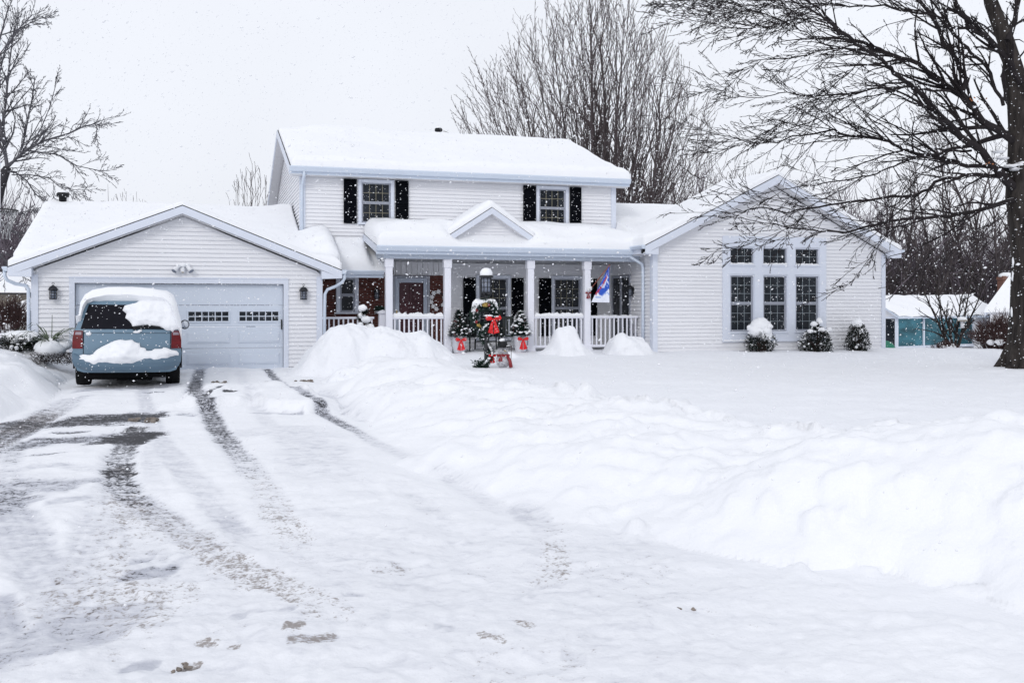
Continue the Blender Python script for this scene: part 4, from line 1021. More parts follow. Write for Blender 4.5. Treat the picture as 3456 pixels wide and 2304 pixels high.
for i in range(len(st) - 1):
    for j in range(nn):
        j2 = (j + 1) % nn
        mb.add([rings[i][j], rings[i][j2], rings[i+1][j2], rings[i+1][j]], [(0, 1, 2, 3)])
mb.add(rings[-1], [tuple(range(nn))])
zs = sorted(set(np.round(np.concatenate([[p[1] for p in RING], np.linspace(.35, 1.70, 22)]), 3))); NCOL = 17
grid = [[(c * vwid(z) * .995, vrear(c * vwid(z), z), z) for c in np.linspace(-1, 1, NCOL)] for z in zs]
mb.add([p for r in grid for p in r], [(i*NCOL+j, i*NCOL+j+1, (i+1)*NCOL+j+1, (i+1)*NCOL+j) for i in range(len(zs)-1) for j in range(NCOL-1)])
body = mb.build('body', M['carblue'], van, True)
def rearpatch(mb, fx, z0, z1, d, nz=8, nx=12, th=.0):
    """sheet lying on the tail, fx(z) -> (x0, x1), d = how far proud"""
    g = []
    for i in range(nz + 1):
        z = z0 + (z1 - z0) * i / nz; a, b = fx(z)
        g.append([(a + (b - a) * j / nx, vrear(a + (b - a) * j / nx, z) - d, z) for j in range(nx + 1)])
    mb.add([p for r in g for p in r], [(i*(nx+1)+j, i*(nx+1)+j+1, (i+1)*(nx+1)+j+1, (i+1)*(nx+1)+j) for i in range(nz) for j in range(nx)])
    # rim back into the body
    rim = [g[0][j] for j in range(nx+1)] + [g[i][nx] for i in range(1, nz+1)] + [g[nz][j] for j in range(nx-1, -1, -1)] + [g[i][0] for i in range(nz-1, 0, -1)]
    n = len(rim); mb.add(rim + [(p[0], p[1] + d + .01, p[2]) for p in rim], [(i, (i+1) % n, n + (i+1) % n, n + i) for i in range(n)])
mb = MB(); rearpatch(mb, lambda z: (-.845 + (z - 1.13) * .26, .845 - (z - 1.13) * .26), 1.13, 1.60, .006); mb.build('rear_window', M['carglass'], van, True)
for s in (-1, 1):
    mb = MB(); sx = lambda z: (-.975, -.80) if s < 0 else (.80, .975)
    rearpatch(mb, lambda z: sorted((s*.985*min(1, vwid(z)/.985), s*(.80 + .02*(z-.9)))), .76, 1.10, .022, 8, 6)
    tl = mb.build('taillight', M['tail'], van, True)
    mb = MB(); rearpatch(mb, lambda z: sorted((s*.955*min(1, vwid(z)/.985), s*.825)), 1.02, 1.075, .027, 3, 5); mb.build('clear_lens', M['tailclear'], tl, True)
mb = MB(); prof = [(.10, .33), (-.06, .345), (-.10, .42), (-.115, .50), (-.10, .575), (-.06, .60), (.09, .605)]
NB = 25
for k in range(len(prof) - 1):
    (ya, za), (yb, zb) = prof[k], prof[k+1]
    row = lambda y, z: [(c * float(np.interp(z, [.33, .36, .44, .56], [.86, .89, .965, .995])), y + .24 * abs(c) ** 5, z + (.10 * max(0, abs(c) - .80) / .2 if z > .55 else 0)) for c in np.linspace(-1, 1, NB)]
    mb.add(row(ya, za) + row(yb, zb), [(j, j+1, NB+j+1, NB+j) for j in range(NB - 1)])
mb.build('rear_bumper', M['carbump'], van, True)
mb = MB(); mb.box(-.70, .70, .16, 4.5, .19, .40); mb.box(-.70, -.2, .3, 1.3, .15, .2); mb.box(-.2, .45, .3, .8, .13, .2); mb.tube([(-.9, .95, .33), (.9, .95, .33)], .05, 8); mb.tube([(.35, .0, .27), (.35, .9, .27)], .035, 8); mb.build('underbody', M['under'], van)
mb = MB()                                                # side glass strips
for s in (-1, 1):
    for ya, yb in ((.75, 1.75), (1.82, 2.75)):
        P = []
        for z in (1.16, 1.58):
            x = s * (vwid(z) + .006)
            P += [(x, ya, z), (x, yb, z)]
        mb.add(P, [(0, 1, 3, 2)])
mb.build('side_window', M['carglass'], van)
for s in (-1, 1):
    for y in (.95, 3.95):
        wh = empty('wheel', (s * .835, y, .33), 0, parent=van)
        wp = MB(); prof = [(.20, -.125), (.30, -.135), (.325, -.115), (.335, 0), (.325, .115), (.30, .135), (.20, .125)]
        for i in range(len(prof) - 1):
            for k in range(28):
                a0, a1 = 2*math.pi*k/28, 2*math.pi*(k+1)/28
                q = lambda r, x, a: (x, r*math.cos(a), r*math.sin(a))
                wp.add([q(*prof[i], a0), q(*prof[i], a1), q(*prof[i+1], a1), q(*prof[i+1], a0)], [(0, 1, 2, 3)])
        wp.build('tyre', M['rubber'], wh, True)
        rp = MB(); rp.tube([(-.09, 0, 0), (.07, 0, 0)], .205, 20); rp.build('rim', M['rim'], wh)
    mi = MB(); mx0 = s * 1.0
    mi.blob((s * 1.07, 3.0, 1.17), (.10, .06, .105), 0, 14, 10); mir = mi.build('door_mirror', M['black'], van, True)
    mi = MB(); mi.blob((s * 1.075, 2.955, 1.17), (.078, .022, .083), 0, 14, 10); mi.build('mirror_glass', M['mirror'], mir, True)
mb = MB(); pts = [(.10, vrear(.1, 1.15) - .02, 1.155), (.30, vrear(.3, 1.16) - .03, 1.165), (.62, vrear(.62, 1.15) - .03, 1.14)]; mb.tube(pts, [.018, .014, .008], 6)
mb.tube([(.05, vrear(.1, 1.17) - .025, 1.175), (.40, vrear(.4, 1.19) - .03, 1.185), (.66, vrear(.6, 1.15) - .02, 1.145)], .010, 6); mb.blob((.13, vrear(.13, 1.14) - .02, 1.14), (.05, .025, .025), .05); mb.build('wiper', M['black'], van, True)
mb = MB()
for s in (-1, 1): mb.tube([(s*(.785 + .0*z), vrear(.785, z) - .001, z) for z in np.linspace(.60, 1.12, 8)], .006, 5)
mb.tube([(x, vrear(x, 1.055) - .001, 1.055) for x in np.linspace(-.78, .78, 14)], .004, 5)
mb.build('tailgate_seam', M['under'], van)
mb = MB(); mb.box(-.17, .17, -.116, -.10, .585, .60); mb.build('bumper_step', M['rubber'], van)
mb = MB()
for s in (-1, 1):                                        # wheel arches and door seams
    mb.tube([(s * .988, .95 + .40*math.cos(a), .33 + .40*math.sin(a)) for a in np.linspace(.05, math.pi - .05, 14)], .018, 6)
mb.build('wheel_arch', M['under'], van, True)
# snow on the van
mb = MB(); ys = np.concatenate([np.linspace(.02, .5, 8), np.linspace(.65, 3.3, 12)])
def snowring(y, k):
    out = []
    for x, z in [(.975, 1.02), (.955, 1.12), (.93, 1.22), (.87, 1.36), (.80, 1.55), (.735, 1.65), (.62, 1.705), (.40, 1.735), (.2, 1.742), (0, 1.745)]:
        th = float(np.interp(z, [1.02, 1.12, 1.36, 1.55, 1.70, 1.745], [.0, .03, .07, .12, .185, .20])) * k
        nxx = float(np.interp(z, [1.0, 1.5, 1.7, 1.745], [1, .8, .35, 0])); nz = math.sqrt(max(0, 1 - nxx*nxx))
        out.append((x + nxx * th, z + nz * th))
    return out
full = None; rows = []
for i, y in enumerate(ys):
    k = math.sqrt(1 - (1 - min(1, (i + .15) / 5)) ** 2) if i < 5 else 1.0
    rg_ = snowring(y, k); r = []
    for (x, z) in rg_[::1]: r.append((x, z))
    pts = [(-x + (.02 if z < 1.5 else 0), max(z, 1.36)) for x, z in rg_] + [(x, z) for x, z in rg_[-2::-1]]
    row = []
    for (x, z) in pts:
        yy = y + (vlean(min(z, 1.70)) - .05 - (.10 if i < 4 else 0) * (1 if z > 1.5 else .3)) * max(0, 1 - y / 1.2)
        q = .016 * float(fbm(np.array([x*3.0]), np.array([y*3.0 + z*2]), 3, 3)[0]); row.append((x + q, yy, z + q + .012 * float(vn(np.array([x*9]), np.array([y*6 + z*9]), 5)[0])))
    rows.append(row)
n = len(rows[0]); mb.add([p for r in rows for p in r], [(i*n+j, i*n+j+1, (i+1)*n+j+1, (i+1)*n+j) for i in range(len(rows)-1) for j in range(n-1)])
# end lip at the tail
lo = 4; base = [(p[0], vrear(min(abs(p[0]), .7), min(p[2], 1.69)) + .03, min(p[2], 1.72) - .15) for p in rows[0]]
mb.add(rows[0] + base, [(j, j+1, n+j+1, n+j) for j in range(n - 1)])
mb.build('roof_snow', M['roof_snow'], van, True)
def vz(zx, zy):                                          # spot on the tail from the close-up of the photograph
    return ((zx - 855) * .00134, H - .03 - ((zy * .236 + 960) - HY) / F * 19.3)
ol = [vz(*p) for p in [(800, 300), (775, 370), (830, 420), (815, 480), (870, 520), (900, 560), (920, 606), (1000, 590), (1120, 575), (1290, 600), (1330, 625), (1400, 660), (1440, 655), (1470, 690), (1490, 650), (1560, 640), (1585, 600), (1555, 500), (1525, 400), (1480, 270), (1440, 160), (1300, 130), (1100, 160), (950, 262)]]
mb = MB(); puff(mb, ol, .10, .10, .016, lambda a, b, h: (a, vrear(a, b) - h - .004, b), 12, .25); mb.build('window_snow', M['roof_snow'], van, True)
ol = [vz(*p) for p in [(165, 1085), (200, 1085), (250, 1100), (270, 1135), (340, 1150), (420, 1158), (560, 1140), (700, 1150), (850, 1135), (960, 1140), (1120, 1118), (1300, 1105), (1400, 1080), (1440, 1035), (1570, 1022), (1560, 980), (1530, 945), (1470, 935), (1400, 905), (1345, 890), (1320, 915), (1220, 915), (1190, 940), (1115, 945), (1100, 905), (1030, 890), (1020, 840), (960, 820), (915, 785), (830, 795), (760, 782), (680, 800), (590, 845), (520, 880), (440, 930), (400, 985), (350, 1000), (270, 990), (210, 1010)]]
def heap(a, b, h):
    top = vlean(b) + .02; base = -.09 + .22 * abs(a) ** 5
    t = np.clip((b - .60) / .45, 0, 1); y = base * (1 - t) + top * t
    return (a, y - h + .05 * (1 - t) , b)
mb = MB(); puff(mb, ol, .12, .16, .018, heap, 9, .5); mb.build('bumper_snow', M['roof_snow'], van, True)
mb = MB(); mb.blob((.16, vrear(.2, 1.07) - .01, 1.075), (.07, .02, .022), .2); mb.blob((.22, vrear(.2, 1.09) - .01, 1.10), (.04, .02, .02), .2); mb.build('snow_smear', M['roof_snow'], van, True)
mb = MB(); mb.blob((-.70, vrear(.7, 1.03) - .01, 1.035), (.05, .015, .03), .3); mb.build('snow_smear', M['roof_snow'], van, True)

# ------------------------------------------------------------------ lanterns, lamp post, floodlight
def lantern(scale, label, loc, rz=TH, arm=True, group=None):
    r = empty('wall_lantern', loc, rz, label, 'lantern', group); k = scale
    S = lambda *p: tuple(q * k for q in p)
    b = MB()
    if arm: b.bbox(*S(-.05, .05, -.02, .0, -.12, .08), .006 * k); b.tube([S(0, -.01, .06), S(0, -.05, .10), S(0, -.10, .08)], .010 * k, 6)
    b.build('bracket', M['iron'], r)
    c0 = (0, -.10 * k, 0)
    hd = MB(); hd.lathe([(p[0]*k, p[1]*k) for p in [(.10, .02), (.102, .035), (.085, .06), (.075, .075), (.055, .10), (.03, .115), (.012, .12), (.011, .135), (.0005, .137)]], 14, c0)
    hd.tube([(c0[0] + .022*k*math.cos(a), c0[1], (.158 + .022*math.sin(a))*k) for a in np.linspace(0, 2*math.pi, 13)], .005*k, 5); hd.build('cap', M['iron'], r, True)
    g = MB(); w_ = .070
    for a in range(6):
        an = 2*math.pi*a/6; x, y = w_*k*math.cos(an), c0[1] + w_*k*math.sin(an); g.tube([(x, y, -.16*k), (x, y, .022*k)], .007*k, 5)
    for z in (-.16, -.10, -.04, .02): g.tube([(w_*k*math.cos(2*math.pi*a/6), c0[1] + w_*k*math.sin(2*math.pi*a/6), z*k) for a in range(7)], .006*k, 5)
    g.lathe([(.074*k, -.175*k), (.074*k, -.158*k)], 6, c0); g.build('cage', M['iron'], r)
    p = MB(); p.lathe([(.058*k, -.157*k), (.058*k, .02*k)], 12, c0); p.build('lamp_glass', M['lampglass'], r, True)
    return r
lantern(1.12, 'black caged wall lantern left of the garage door, behind the van', hw(hx(182, YG), YG - .03, 1.95))
lantern(1.12, 'black caged wall lantern between the garage door and the downspout by the brick entry', hw(hx(1023, YG), YG - .03, 1.95))
lantern(1.0, 'dim black lantern on the dark brick wall near the front door', hw(hx(1270, Y2 - .05), Y2 - .055, 1.96))
lantern(1.05, 'black lantern beside the sliding door at the right end of the porch', hw(WX0 - .02, 26.78, 2.06), TH - math.pi/2)

LU, LV = (1641 - CX) / F * 21.0, 21.0
lp = empty('lamp_post', (LU, LV, .05), TH, 'black garden lamp post with a snow dome on its lantern', 'lamp post')
mb = MB(); mb.lathe([(.06, 0), (.06, .3), (.045, .35), (.045, 1.65), (.03, 1.72), (.03, 1.80)], 12); mb.build('pole', M['iron'], lp, True)
mb = MB()
for a in range(4): an = math.pi/4 + a*math.pi/2; mb.tube([(.02*math.cos(an), .02*math.sin(an), 1.70), (.08*math.cos(an), .08*math.sin(an), 1.755), (.13*math.cos(an), .13*math.sin(an), 1.83)], .011, 5)
mb.lathe([(.05, 1.80), (.103, 1.825), (.103, 1.84)], 8)
for a in range(8):
    an = 2*math.pi*a/8; mb.tube([(.103*math.cos(an), .103*math.sin(an), 1.83), (.107*math.cos(an), .107*math.sin(an), 2.16)], .009, 5)
for z in (1.84, 1.945, 2.05, 2.15): mb.tube([(.106*math.cos(2*math.pi*a/8), .106*math.sin(2*math.pi*a/8), z) for a in range(9)], .007, 5)
mb.build('cage', M['iron'], lp)
mb = MB(); mb.lathe([(.094, 1.84), (.097, 2.15)], 16); mb.build('lamp_glass', M['lampglass'], lp, True)
mb = MB(); mb.lathe([(.13, 2.145), (.15, 2.16), (.147, 2.19), (.11, 2.205), (.001, 2.22)], 20); mb.build('cap', M['iron'], lp, True)
mb = MB(); mb.lathe([(.125, 2.185), (.134, 2.21), (.131, 2.26), (.108, 2.31), (.070, 2.343), (.03, 2.355), (.001, 2.357)], 22); mb.build('snow_dome', M['roof_snow'], lp, True)

def bow(mb, c, s, face=-1):
    """ribbon bow: two loops, knot, two tails (faces -y)"""
    x, y, z = c
    for k in (-1, 1):
        if True: mb.blob((x + k*.30*s, y - .07*s, z + .10*s), (.19*s, .07*s, .12*s), .05, 10, 7)
        L = [(0, 0, 0), (.18, -.04, .16), (.42, -.07, .26), (.52, -.05, .08), (.42, -.02, -.06), (.2, 0, -.06), (0, 0, 0)]
        n = len(L); w_ = .10
        top = [(x + k*p[0]*s, y + face*-0 + p[1]*s - .05*s, z + p[2]*s) for p in L]; bk = [(p[0], p[1] + .16*s, p[2]) for p in top]
        mb.add(top + bk, [(i, i+1, n+i+1, n+i) for i in range(n-1)])
        mb.add(top + [(x + k*.3*s, y - .10*s, z + .08*s)], [(i, i+1, n) for i in range(n-1)])
        T = [(0.02, 0), (.10, -.30), (.14, -.60), (.16, -.92)]
        vs = []
        for i, (tx, tz) in enumerate(T):
            wd = .07 + .07*i; vs += [(x + k*(tx - wd*.5)*s, y - (.06 - .03*(i % 2))*s, z + tz*s), (x + k*(tx + wd*.8)*s, y - (.10 - .05*(i % 2))*s, z + (tz + (.1 if i == 3 else 0))*s)]
        mb.add(vs, [(2*i, 2*i+1, 2*i+3, 2*i+2) for i in range(3)])
    mb.blob((x, y - .08*s, z), (.075*s, .07*s, .08*s), .05)

def needles(mb, c, n, L, r, rg_, dirf=None):
    for _ in range(n):
        d = Vector((rg_.gauss(0, 1), rg_.gauss(0, 1), rg_.gauss(0, 1))) if dirf is None else dirf(rg_)
        p = Vector(c) + Vector((rg_.gauss(0, r), rg_.gauss(0, r), rg_.gauss(0, r))); mb.leaf(p, d, (rg_.random(), rg_.random(), 1), L * rg_.uniform(.7, 1.3), L * .28)

WC = (LU - .02, LV - .10, 1.65 - (1068 - HY) / F * 20.9)
wr = empty('wreath', WC, TH, 'green Christmas wreath with red bow hanging on the lamp post', 'wreath')
mb = MB(); rg1 = random.Random(3)
for i in range(150):
    a = 2*math.pi*i/150; R = .245 + rg1.gauss(0, .025); needles(mb, (R*math.cos(a), rg1.gauss(0, .03), R*math.sin(a)*1.05), 26, .075, .034, rg1)
mb.tube([(.245*math.cos(a), .01, .255*math.sin(a)) for a in np.linspace(0, 2*math.pi, 25)], .065, 7); mb.build('needle_ring', M['needle'], wr)
mb = MB(); bow(mb, (.15, -.10, -.06), .33); mb.build('bow', M['red'], wr)
mb = MB()
for a, k in ((1.55, 1), (1.75, 1), (3.9, .8), (4.1, .6)):
    for q in range(7):
        an = 2*math.pi*q/7; p = (.24*math.cos(a), -.08, .25*math.sin(a)); mb.leaf(p, (math.cos(an), -.3, math.sin(an)), (0, -1, 0), .060*k, .028*k)
mb.build('gold_flower', M['gold'], wr)
for a in (1.35, 2.6, 3.6, 5.9):
    mb = MB(); mb.blob((.24*math.cos(a), -.085, .25*math.sin(a)), .036, .1); mb.build('berry', M['dullred'], wr, True)
mb = MB(); puff(mb, [(-.30, .10), (-.27, .30), (-.20, .375), (-.10, .35), (0, .36), (.12, .37), (.22, .36), (.28, .26), (.30, .12), (.24, .16), (.16, .24), (.05, .25), (-.08, .22), (-.16, .17), (-.22, .02)], .10, .07, .014, lambda a, b, h: (a, .02 - h, b), 4, .3)
puff(mb, [(-.30, .10), (-.27, .30), (-.20, .375), (-.10, .35), (0, .36), (.12, .37), (.22, .36), (.28, .26), (.30, .12), (.24, .16), (.16, .24), (.05, .25), (-.08, .22), (-.16, .17), (-.22, .02)], .10, .07, .02, lambda a, b, h: (a, .02 + h, b), 4, .3)
for _ in range(34):
    a = rg1.uniform(0, 6.28); R = rg1.uniform(.19, .31); mb.blob((R*math.cos(a), -.075 + rg1.gauss(0, .015), R*math.sin(a)), (rg1.uniform(.012, .03), .015, rg1.uniform(.008, .02)), .3, 6, 4)
mb.blob((.04, -.11, .02), (.11, .03, .02), .2); mb.blob((.21, -.12, -.0), (.06, .03, .015), .2)
mb.build('snow_cap', M['roof_snow'], wr, True)
gl = empty('garland', (LU, LV, .35), TH, 'green garland dusted with snow wound round the lamp pole', 'garland')
mb, ms = MB(), MB()
for i in range(120):
    t_ = i / 119; a = -2.6 + t_*7.2; R = .10 + .03*math.sin(t_*9); z = -.02 + t_*.86; p = (R*math.cos(a), R*math.sin(a) - .02, z); needles(mb, p, 12, .07, .03, rg1)
    if rg1.random() < .35: ms.blob((p[0], p[1] - .04, p[2] + .04), (.03, .03, .018), .3, 6, 4)
for i in range(40): needles(mb, (-.16 + rg1.gauss(0, .06), -.06, .0 + rg1.gauss(0, .04)), 8, .08, .03, rg1)
mb.build('needle_rope', M['needle'], gl); ms.build('snow_dust', M['roof_snow'], gl, True)
mb = MB(); bow(mb, (.09, -.15, .20), .16); mb.build('bow', M['red'], gl)

# twig snowman at the foot of the lamp post
sm = empty('snowman_ornament', (LU + .36, LV - .22, .36), TH, 'small white wire snowman in black hat and red scarf beside the lamp post', 'garden ornament')
mb = MB(); rg2 = random.Random(5)
for (cz, R) in ((.10, .15), (.31, .115)):
    for i in range(46):
        d = Vector((rg2.gauss(0, 1), rg2.gauss(0, 1), rg2.gauss(0, 1))).normalized(); e = d.orthogonal().normalized(); f_ = d.cross(e)
        a0 = rg2.uniform(0, 6.28); mb.tube([(Vector((0, 0, cz)) + (e*math.cos(a0 + k*.5) + f_*math.sin(a0 + k*.5))*R*rg2.uniform(.94, 1.04)) for k in range(6)], .0065, 4)
mb.build('twine_body', M['wire'], sm)
mb = MB(); mb.blob((0, 0, .10), (.13, .13, .13), .04, 12, 8); mb.blob((0, 0, .31), (.095, .095, .095), .04, 12, 8); mb.build('core', M['wire'], sm, True)
mb = MB(); mb.lathe([(.16, .385), (.165, .395), (.09, .40), (.085, .50), (.001, .505)], 16); h_ = mb.build('hat', M['black'], sm)
for x in (-.035, .035):
    mb = MB(); mb.blob((x, -.10, .34), .014, 0); mb.build('eye', M['black'], sm, True)
mb = MB(); mb.tube([(0, -.10, .315), (.03, -.17, .30)], [.014, .003], 6); mb.build('nose', M['gold'], sm)
mb = MB(); mb.tube([(.115*math.cos(a), .115*math.sin(a), .215) for a in np.linspace(0, 6.28, 15)], .03, 6); mb.tube([(.06, -.12, .20), (.10, -.16, .10), (.12, -.17, -.03)], [.03, .035, .04], 6); bow(mb, (-.10, -.13, .22), .14); mb.build('scarf', M['dullred'], sm, True)
mb = MB(); mb.blob((-.02, 0, .53), (.06, .06, .04), .3); mb.blob((.07, -.0, .41), (.07, .08, .015), .3); mb.build('snow_cap', M['roof_snow'], sm, True)
mb = MB(); mb.tube([(.15, -.05, -.05), (.16, -.06, .42)], .007, 5); mb.build('stick', M['bush_twig'], sm)

# floodlight on the gable
fl = empty('floodlight', hw(GXM, YG - .02, 2.50), TH, 'white double floodlight with sensor on the garage gable', 'floodlight')
mb = MB(); mb.bbox(-.06, .06, -.05, 0, -.05, .05, .01); mb.lathe([(.055, -.07), (.055, .02), (.03, .04)], 14, (0, -.08, 0)); mb.build('base', M['white'], fl)
for s in (-1, 1):
    mb = MB(); mb.tube([(s*.03, -.06, .06), (s*.10, -.08, .07), (s*.15, -.12, .02), (s*.20, -.16, -.05)], [.022, .04, .055, .075], 12); h_ = mb.build('lamp_head', M['white'], fl, True)
    mb = MB(); mb.tube([(s*.20, -.16, -.05), (s*.203, -.163, -.055)], .066, 12); mb.build('lens', M['lampglass'], h_)
mb = MB(); mb.blob((0, -.09, -.06), (.03, .035, .03), 0, 10, 8); mb.build('sensor', M['brass'], fl, True)
mb = MB(); mb.blob((0, -.08, .10), (.09, .07, .06), .2); mb.blob((-.11, -.09, .10), (.06, .05, .04), .2); mb.blob((.11, -.09, .10), (.06, .05, .04), .2); mb.build('snow_cap', M['roof_snow'], fl, True)

# ------------------------------------------------------------------ porch things
def potted_tree(x, Y, zt, snowy, label, seed):
    r = empty('potted_tree', hw(x, Y, .33), TH, label, 'potted tree', 'potted Christmas trees flanking the porch steps'); g = random.Random(seed)
    mb = MB(); mb.lathe([(.13, 0), (.15, .03), (.19, .40), (.21, .41), (.21, .46), (.17, .46), (.16, .42)], 18); mb.build('pot', M['pot'], r, True)
    mb = MB(); hgt = zt - .33 - .42
    for i in range(2300):
        t_ = g.random() ** 1.25; z = .44 + t_ * hgt; R = .27 * (1 - t_) ** .8 + .015; a = g.uniform(0, 6.28); q = math.sqrt(g.uniform(.25, 1)); tier = .85 + .3*((t_*7) % 1)
        mb.leaf((R*q*tier*math.cos(a), R*q*tier*math.sin(a), z), (math.cos(a), math.sin(a), g.uniform(-.5, .6)), (0, 0, 1), g.uniform(.06, .11), .035)
    mb.tube([(0, 0, .4), (0, 0, .44 + hgt)], [.03, .006], 6); mb.build('needles', M['needle'], r)
    mb = MB()
    for i in range(snowy):
        t_ = g.random() ** 1.2; z = .50 + t_ * (hgt - .05); R = .30 * (1 - t_) ** .8 + .02; a = g.uniform(0, 6.28); mb.blob((R*math.cos(a), R*math.sin(a), z), (g.uniform(.025, .06), g.uniform(.025, .06), g.uniform(.014, .03)), .3, 7, 5, g)
    mb.build('snow_dust', M['roof_snow'], r, True)
    mb = MB(); bow(mb, (0, -.22, .34), .30); mb.build('bow', M['red'], r)
    for i in range(18):
        mb = MB(); t_ = g.random(); z = .48 + t_*(hgt - .1); R = .27*(1 - t_)**.8 + .03; a = g.uniform(3.3, 6.1); mb.blob((R*math.cos(a), R*math.sin(a), z), .014, 0, 6, 4); mb.build('bauble', M['dullred'], r, True)
yt = YP - .32
potted_tree(hx(1549, yt), yt, 1.65 - (1050 - HY)/F*26.9, 34, 'small green potted Christmas tree with red bow, lightly dusted with snow', 4)
potted_tree(hx(1757, yt), yt, 1.65 - (1052 - HY)/F*27.2, 100, 'small potted Christmas tree with red bow, thickly covered with snow', 9)

def chair(x, Y, rz, label):
    r = empty('porch_chair', hw(x, Y, .325), TH + rz, label, 'chair', 'dark porch chairs')
    mb = MB(); mb.bbox(-.27, .27, -.25, .25, .38, .42, .012); mb.build('seat', M['chair'], r)
    mb = MB()
    for i in range(5): mb.box(-.24 + i*.105, -.18 + i*.105, .23, .255, .44, .92)
    mb.bbox(-.27, .27, .225, .26, .88, .96, .01); mb.build('backrest', M['chair'], r)
    for sx in (-1, 1):
        mb = MB(); mb.bbox(sx*.30 - .03, sx*.30 + .03, -.28, .26, .60, .63, .008); mb.build('armrest', M['chair'], r)
        for sy in (-1, 1):
            mb = MB(); mb.tube([(sx*.27, sy*.24, .40), (sx*.29, sy*.29, 0)], [.028, .022], 6); mb.tube([(sx*.29, sy*.24, .40), (sx*.30, sy*.24, .60)], .02, 6); mb.build('leg', M['chair'], r)
    return r
chair(hx(1595, 27.35), 27.35, .35, 'dark slatted porch chair beside the lightly dusted potted tree')
chair(hx(1720, 27.4), 27.4, -.45, 'dark slatted porch chair beside the snowier potted tree')
tb = empty('porch_table', hw(hx(1662, 27.45), 27.45, .325), TH, 'small dark side table between the two porch chairs', 'table')
mb = MB(); mb.lathe([(.28, .50), (.285, .51), (.28, .53)], 20); mb.build('table_top', M['chair'], tb)
for a in range(4):
    mb = MB(); mb.tube([(.2*math.cos(a*1.57+.78), .2*math.sin(a*1.57+.78), .50), (.24*math.cos(a*1.57+.78), .24*math.sin(a*1.57+.78), 0)], .018, 6); mb.build('leg', M['chair'], tb)
# flag on the post
A_, B_ = Vector((PXS[3] + .10, YP - .12, 1.65 - (972 - HY)/F*28.2)), Vector((hx(2057, YP - .55), YP - .55, 1.65 - (896 - HY)/F*28.1))
fg = empty('porch_flag', hw(A_.x, A_.y, A_.z), TH, 'blue and white winter flag on a wooden pole at the porch post', 'flag')
mb = MB(); d = B_ - A_; mb.tube([(0, 0, 0), d], .014, 8); mb.blob(d, (.022, .022, .022), 0, 8, 6); mb.build('flagpole', mat('pole_wood', (.30, .09, .06), .5, var=.2, scale=20), fg, True)
mb = MB(); mb.bbox(-.05, .01, -.02, .06, -.06, .05, .008); mb.build('bracket', M['white'], fg)
mb = MB(); NU, NVV = 14, 30; L0 = d * .98; L1 = Vector((-.075, -.20, -.40)); R1 = Vector((.38, -.42, -.41)); cs = []
for j in range(NVV):
    t_ = j / (NVV - 1)
    for i in range(NU):
        s_ = i / (NU - 1); l_ = L0.lerp(L1, t_); r_ = (d*.99).lerp(R1, t_); p = l_.lerp(r_, s_); p.y += .035 * math.sin(s_*7 + t_*2) * t_
        mb.v.append(tuple(p))
        blue = (.015, .085, .50); c_ = blue if t_ < .70 + .10*math.sin(s_*4) else (.80, .83, .92)
        if t_ < .25: c_ = (.012, .05, .36)
        if .30 < t_ < .62 and abs(s_ - .45 + (t_ - .45)*.9) < .16: c_ = (.62, .68, .85)
        if .26 < t_ < .80 and abs(s_ - .30 + (t_ - .5)*1.0) < .085: c_ = (.42, .03, .05)
        if t_ > .66 and abs((t_ - .80) - .07*math.sin(s_*6)) < .022: c_ = (.25, .38, .75)
        if .1 < t_ < .6 and _hash(np.array([i*3]), np.array([j*5]), 3)[0] > .90: c_ = (.55, .65, .9)
        cs.append((*c_, 1))
mb.f = [(j*NU+i, j*NU+i+1, (j+1)*NU+i+1, (j+1)*NU+i) for j in range(NVV-1) for i in range(NU-1)]; mb.c = cs
mb.build('flag_cloth', M['flag'], fg, True)
orn = empty('post_ornament', hw(PXS[3] - .0, YP - .10, 1.65 - (985 - HY)/F*28.3), TH, 'little red and white Christmas ornament hung on the porch post behind the flag', 'ornament')
mb = MB(); mb.blob((0, -.03, .06), (.045, .035, .05), .05, 10, 8); mb.build('head', M['white'], orn, True)
mb = MB(); bow(mb, (0, -.02, -.04), .17); mb.build('bow', M['dullred'], orn)
# wreath of white star flowers on the brick
sw = empty('star_wreath', hw(hx(1478, Y2 - .1), Y2 - .08, 1.65 - (1012 - HY)/F*29), TH, 'dark twig wreath with white star flowers on the brick beside the front door', 'wreath')
mb = MB()
for i in range(60):
    a = rg1.uniform(0, 6.28); mb.tube([(.2*math.cos(a+k*.25)*rg1.uniform(.9, 1.1), rg1.uniform(-.02, .01), .23*math.sin(a+k*.25)*rg1.uniform(.9, 1.1)) for k in range(5)], .006, 4)
mb.build('twig_ring', M['twig'], sw)
for k, (a, R) in enumerate(((2.75, .2), (2.2, .22), (3.4, .21), (4.0, .22), (4.5, .24), (1.5, .22), (.3, .2), (5.6, .2))):
    mb = MB(); p = (R*math.cos(a), -.03, 1.1*R*math.sin(a))
    for q in range(6):
        an = 2*math.pi*q/6 + k; mb.leaf(p, (math.cos(an), -.15, math.sin(an)), (0, -1, 0), .085, .045)
    mb.build('star_flower', M['white'], sw)
pl = empty('wall_planter', hw(hx(1292, Y2 - .1), Y2 - .055, 1.42), TH, 'dark greenery in a narrow shelf planter on the brick wall', 'planter')
mb = MB(); mb.bbox(-.22, .22, -.16, 0, -.05, .03, .008); mb.build('trough', M['sash'], pl)
mb = MB()
for i in range(170): mb.leaf((rg1.uniform(-.2, .2), rg1.uniform(-.14, -.02), rg1.uniform(.02, .12)), (rg1.gauss(0, 1), rg1.gauss(0, .6), rg1.uniform(.2, 1)), (0, 1, 0), .09, .035)
mb.build('greenery', M['needle'], pl)

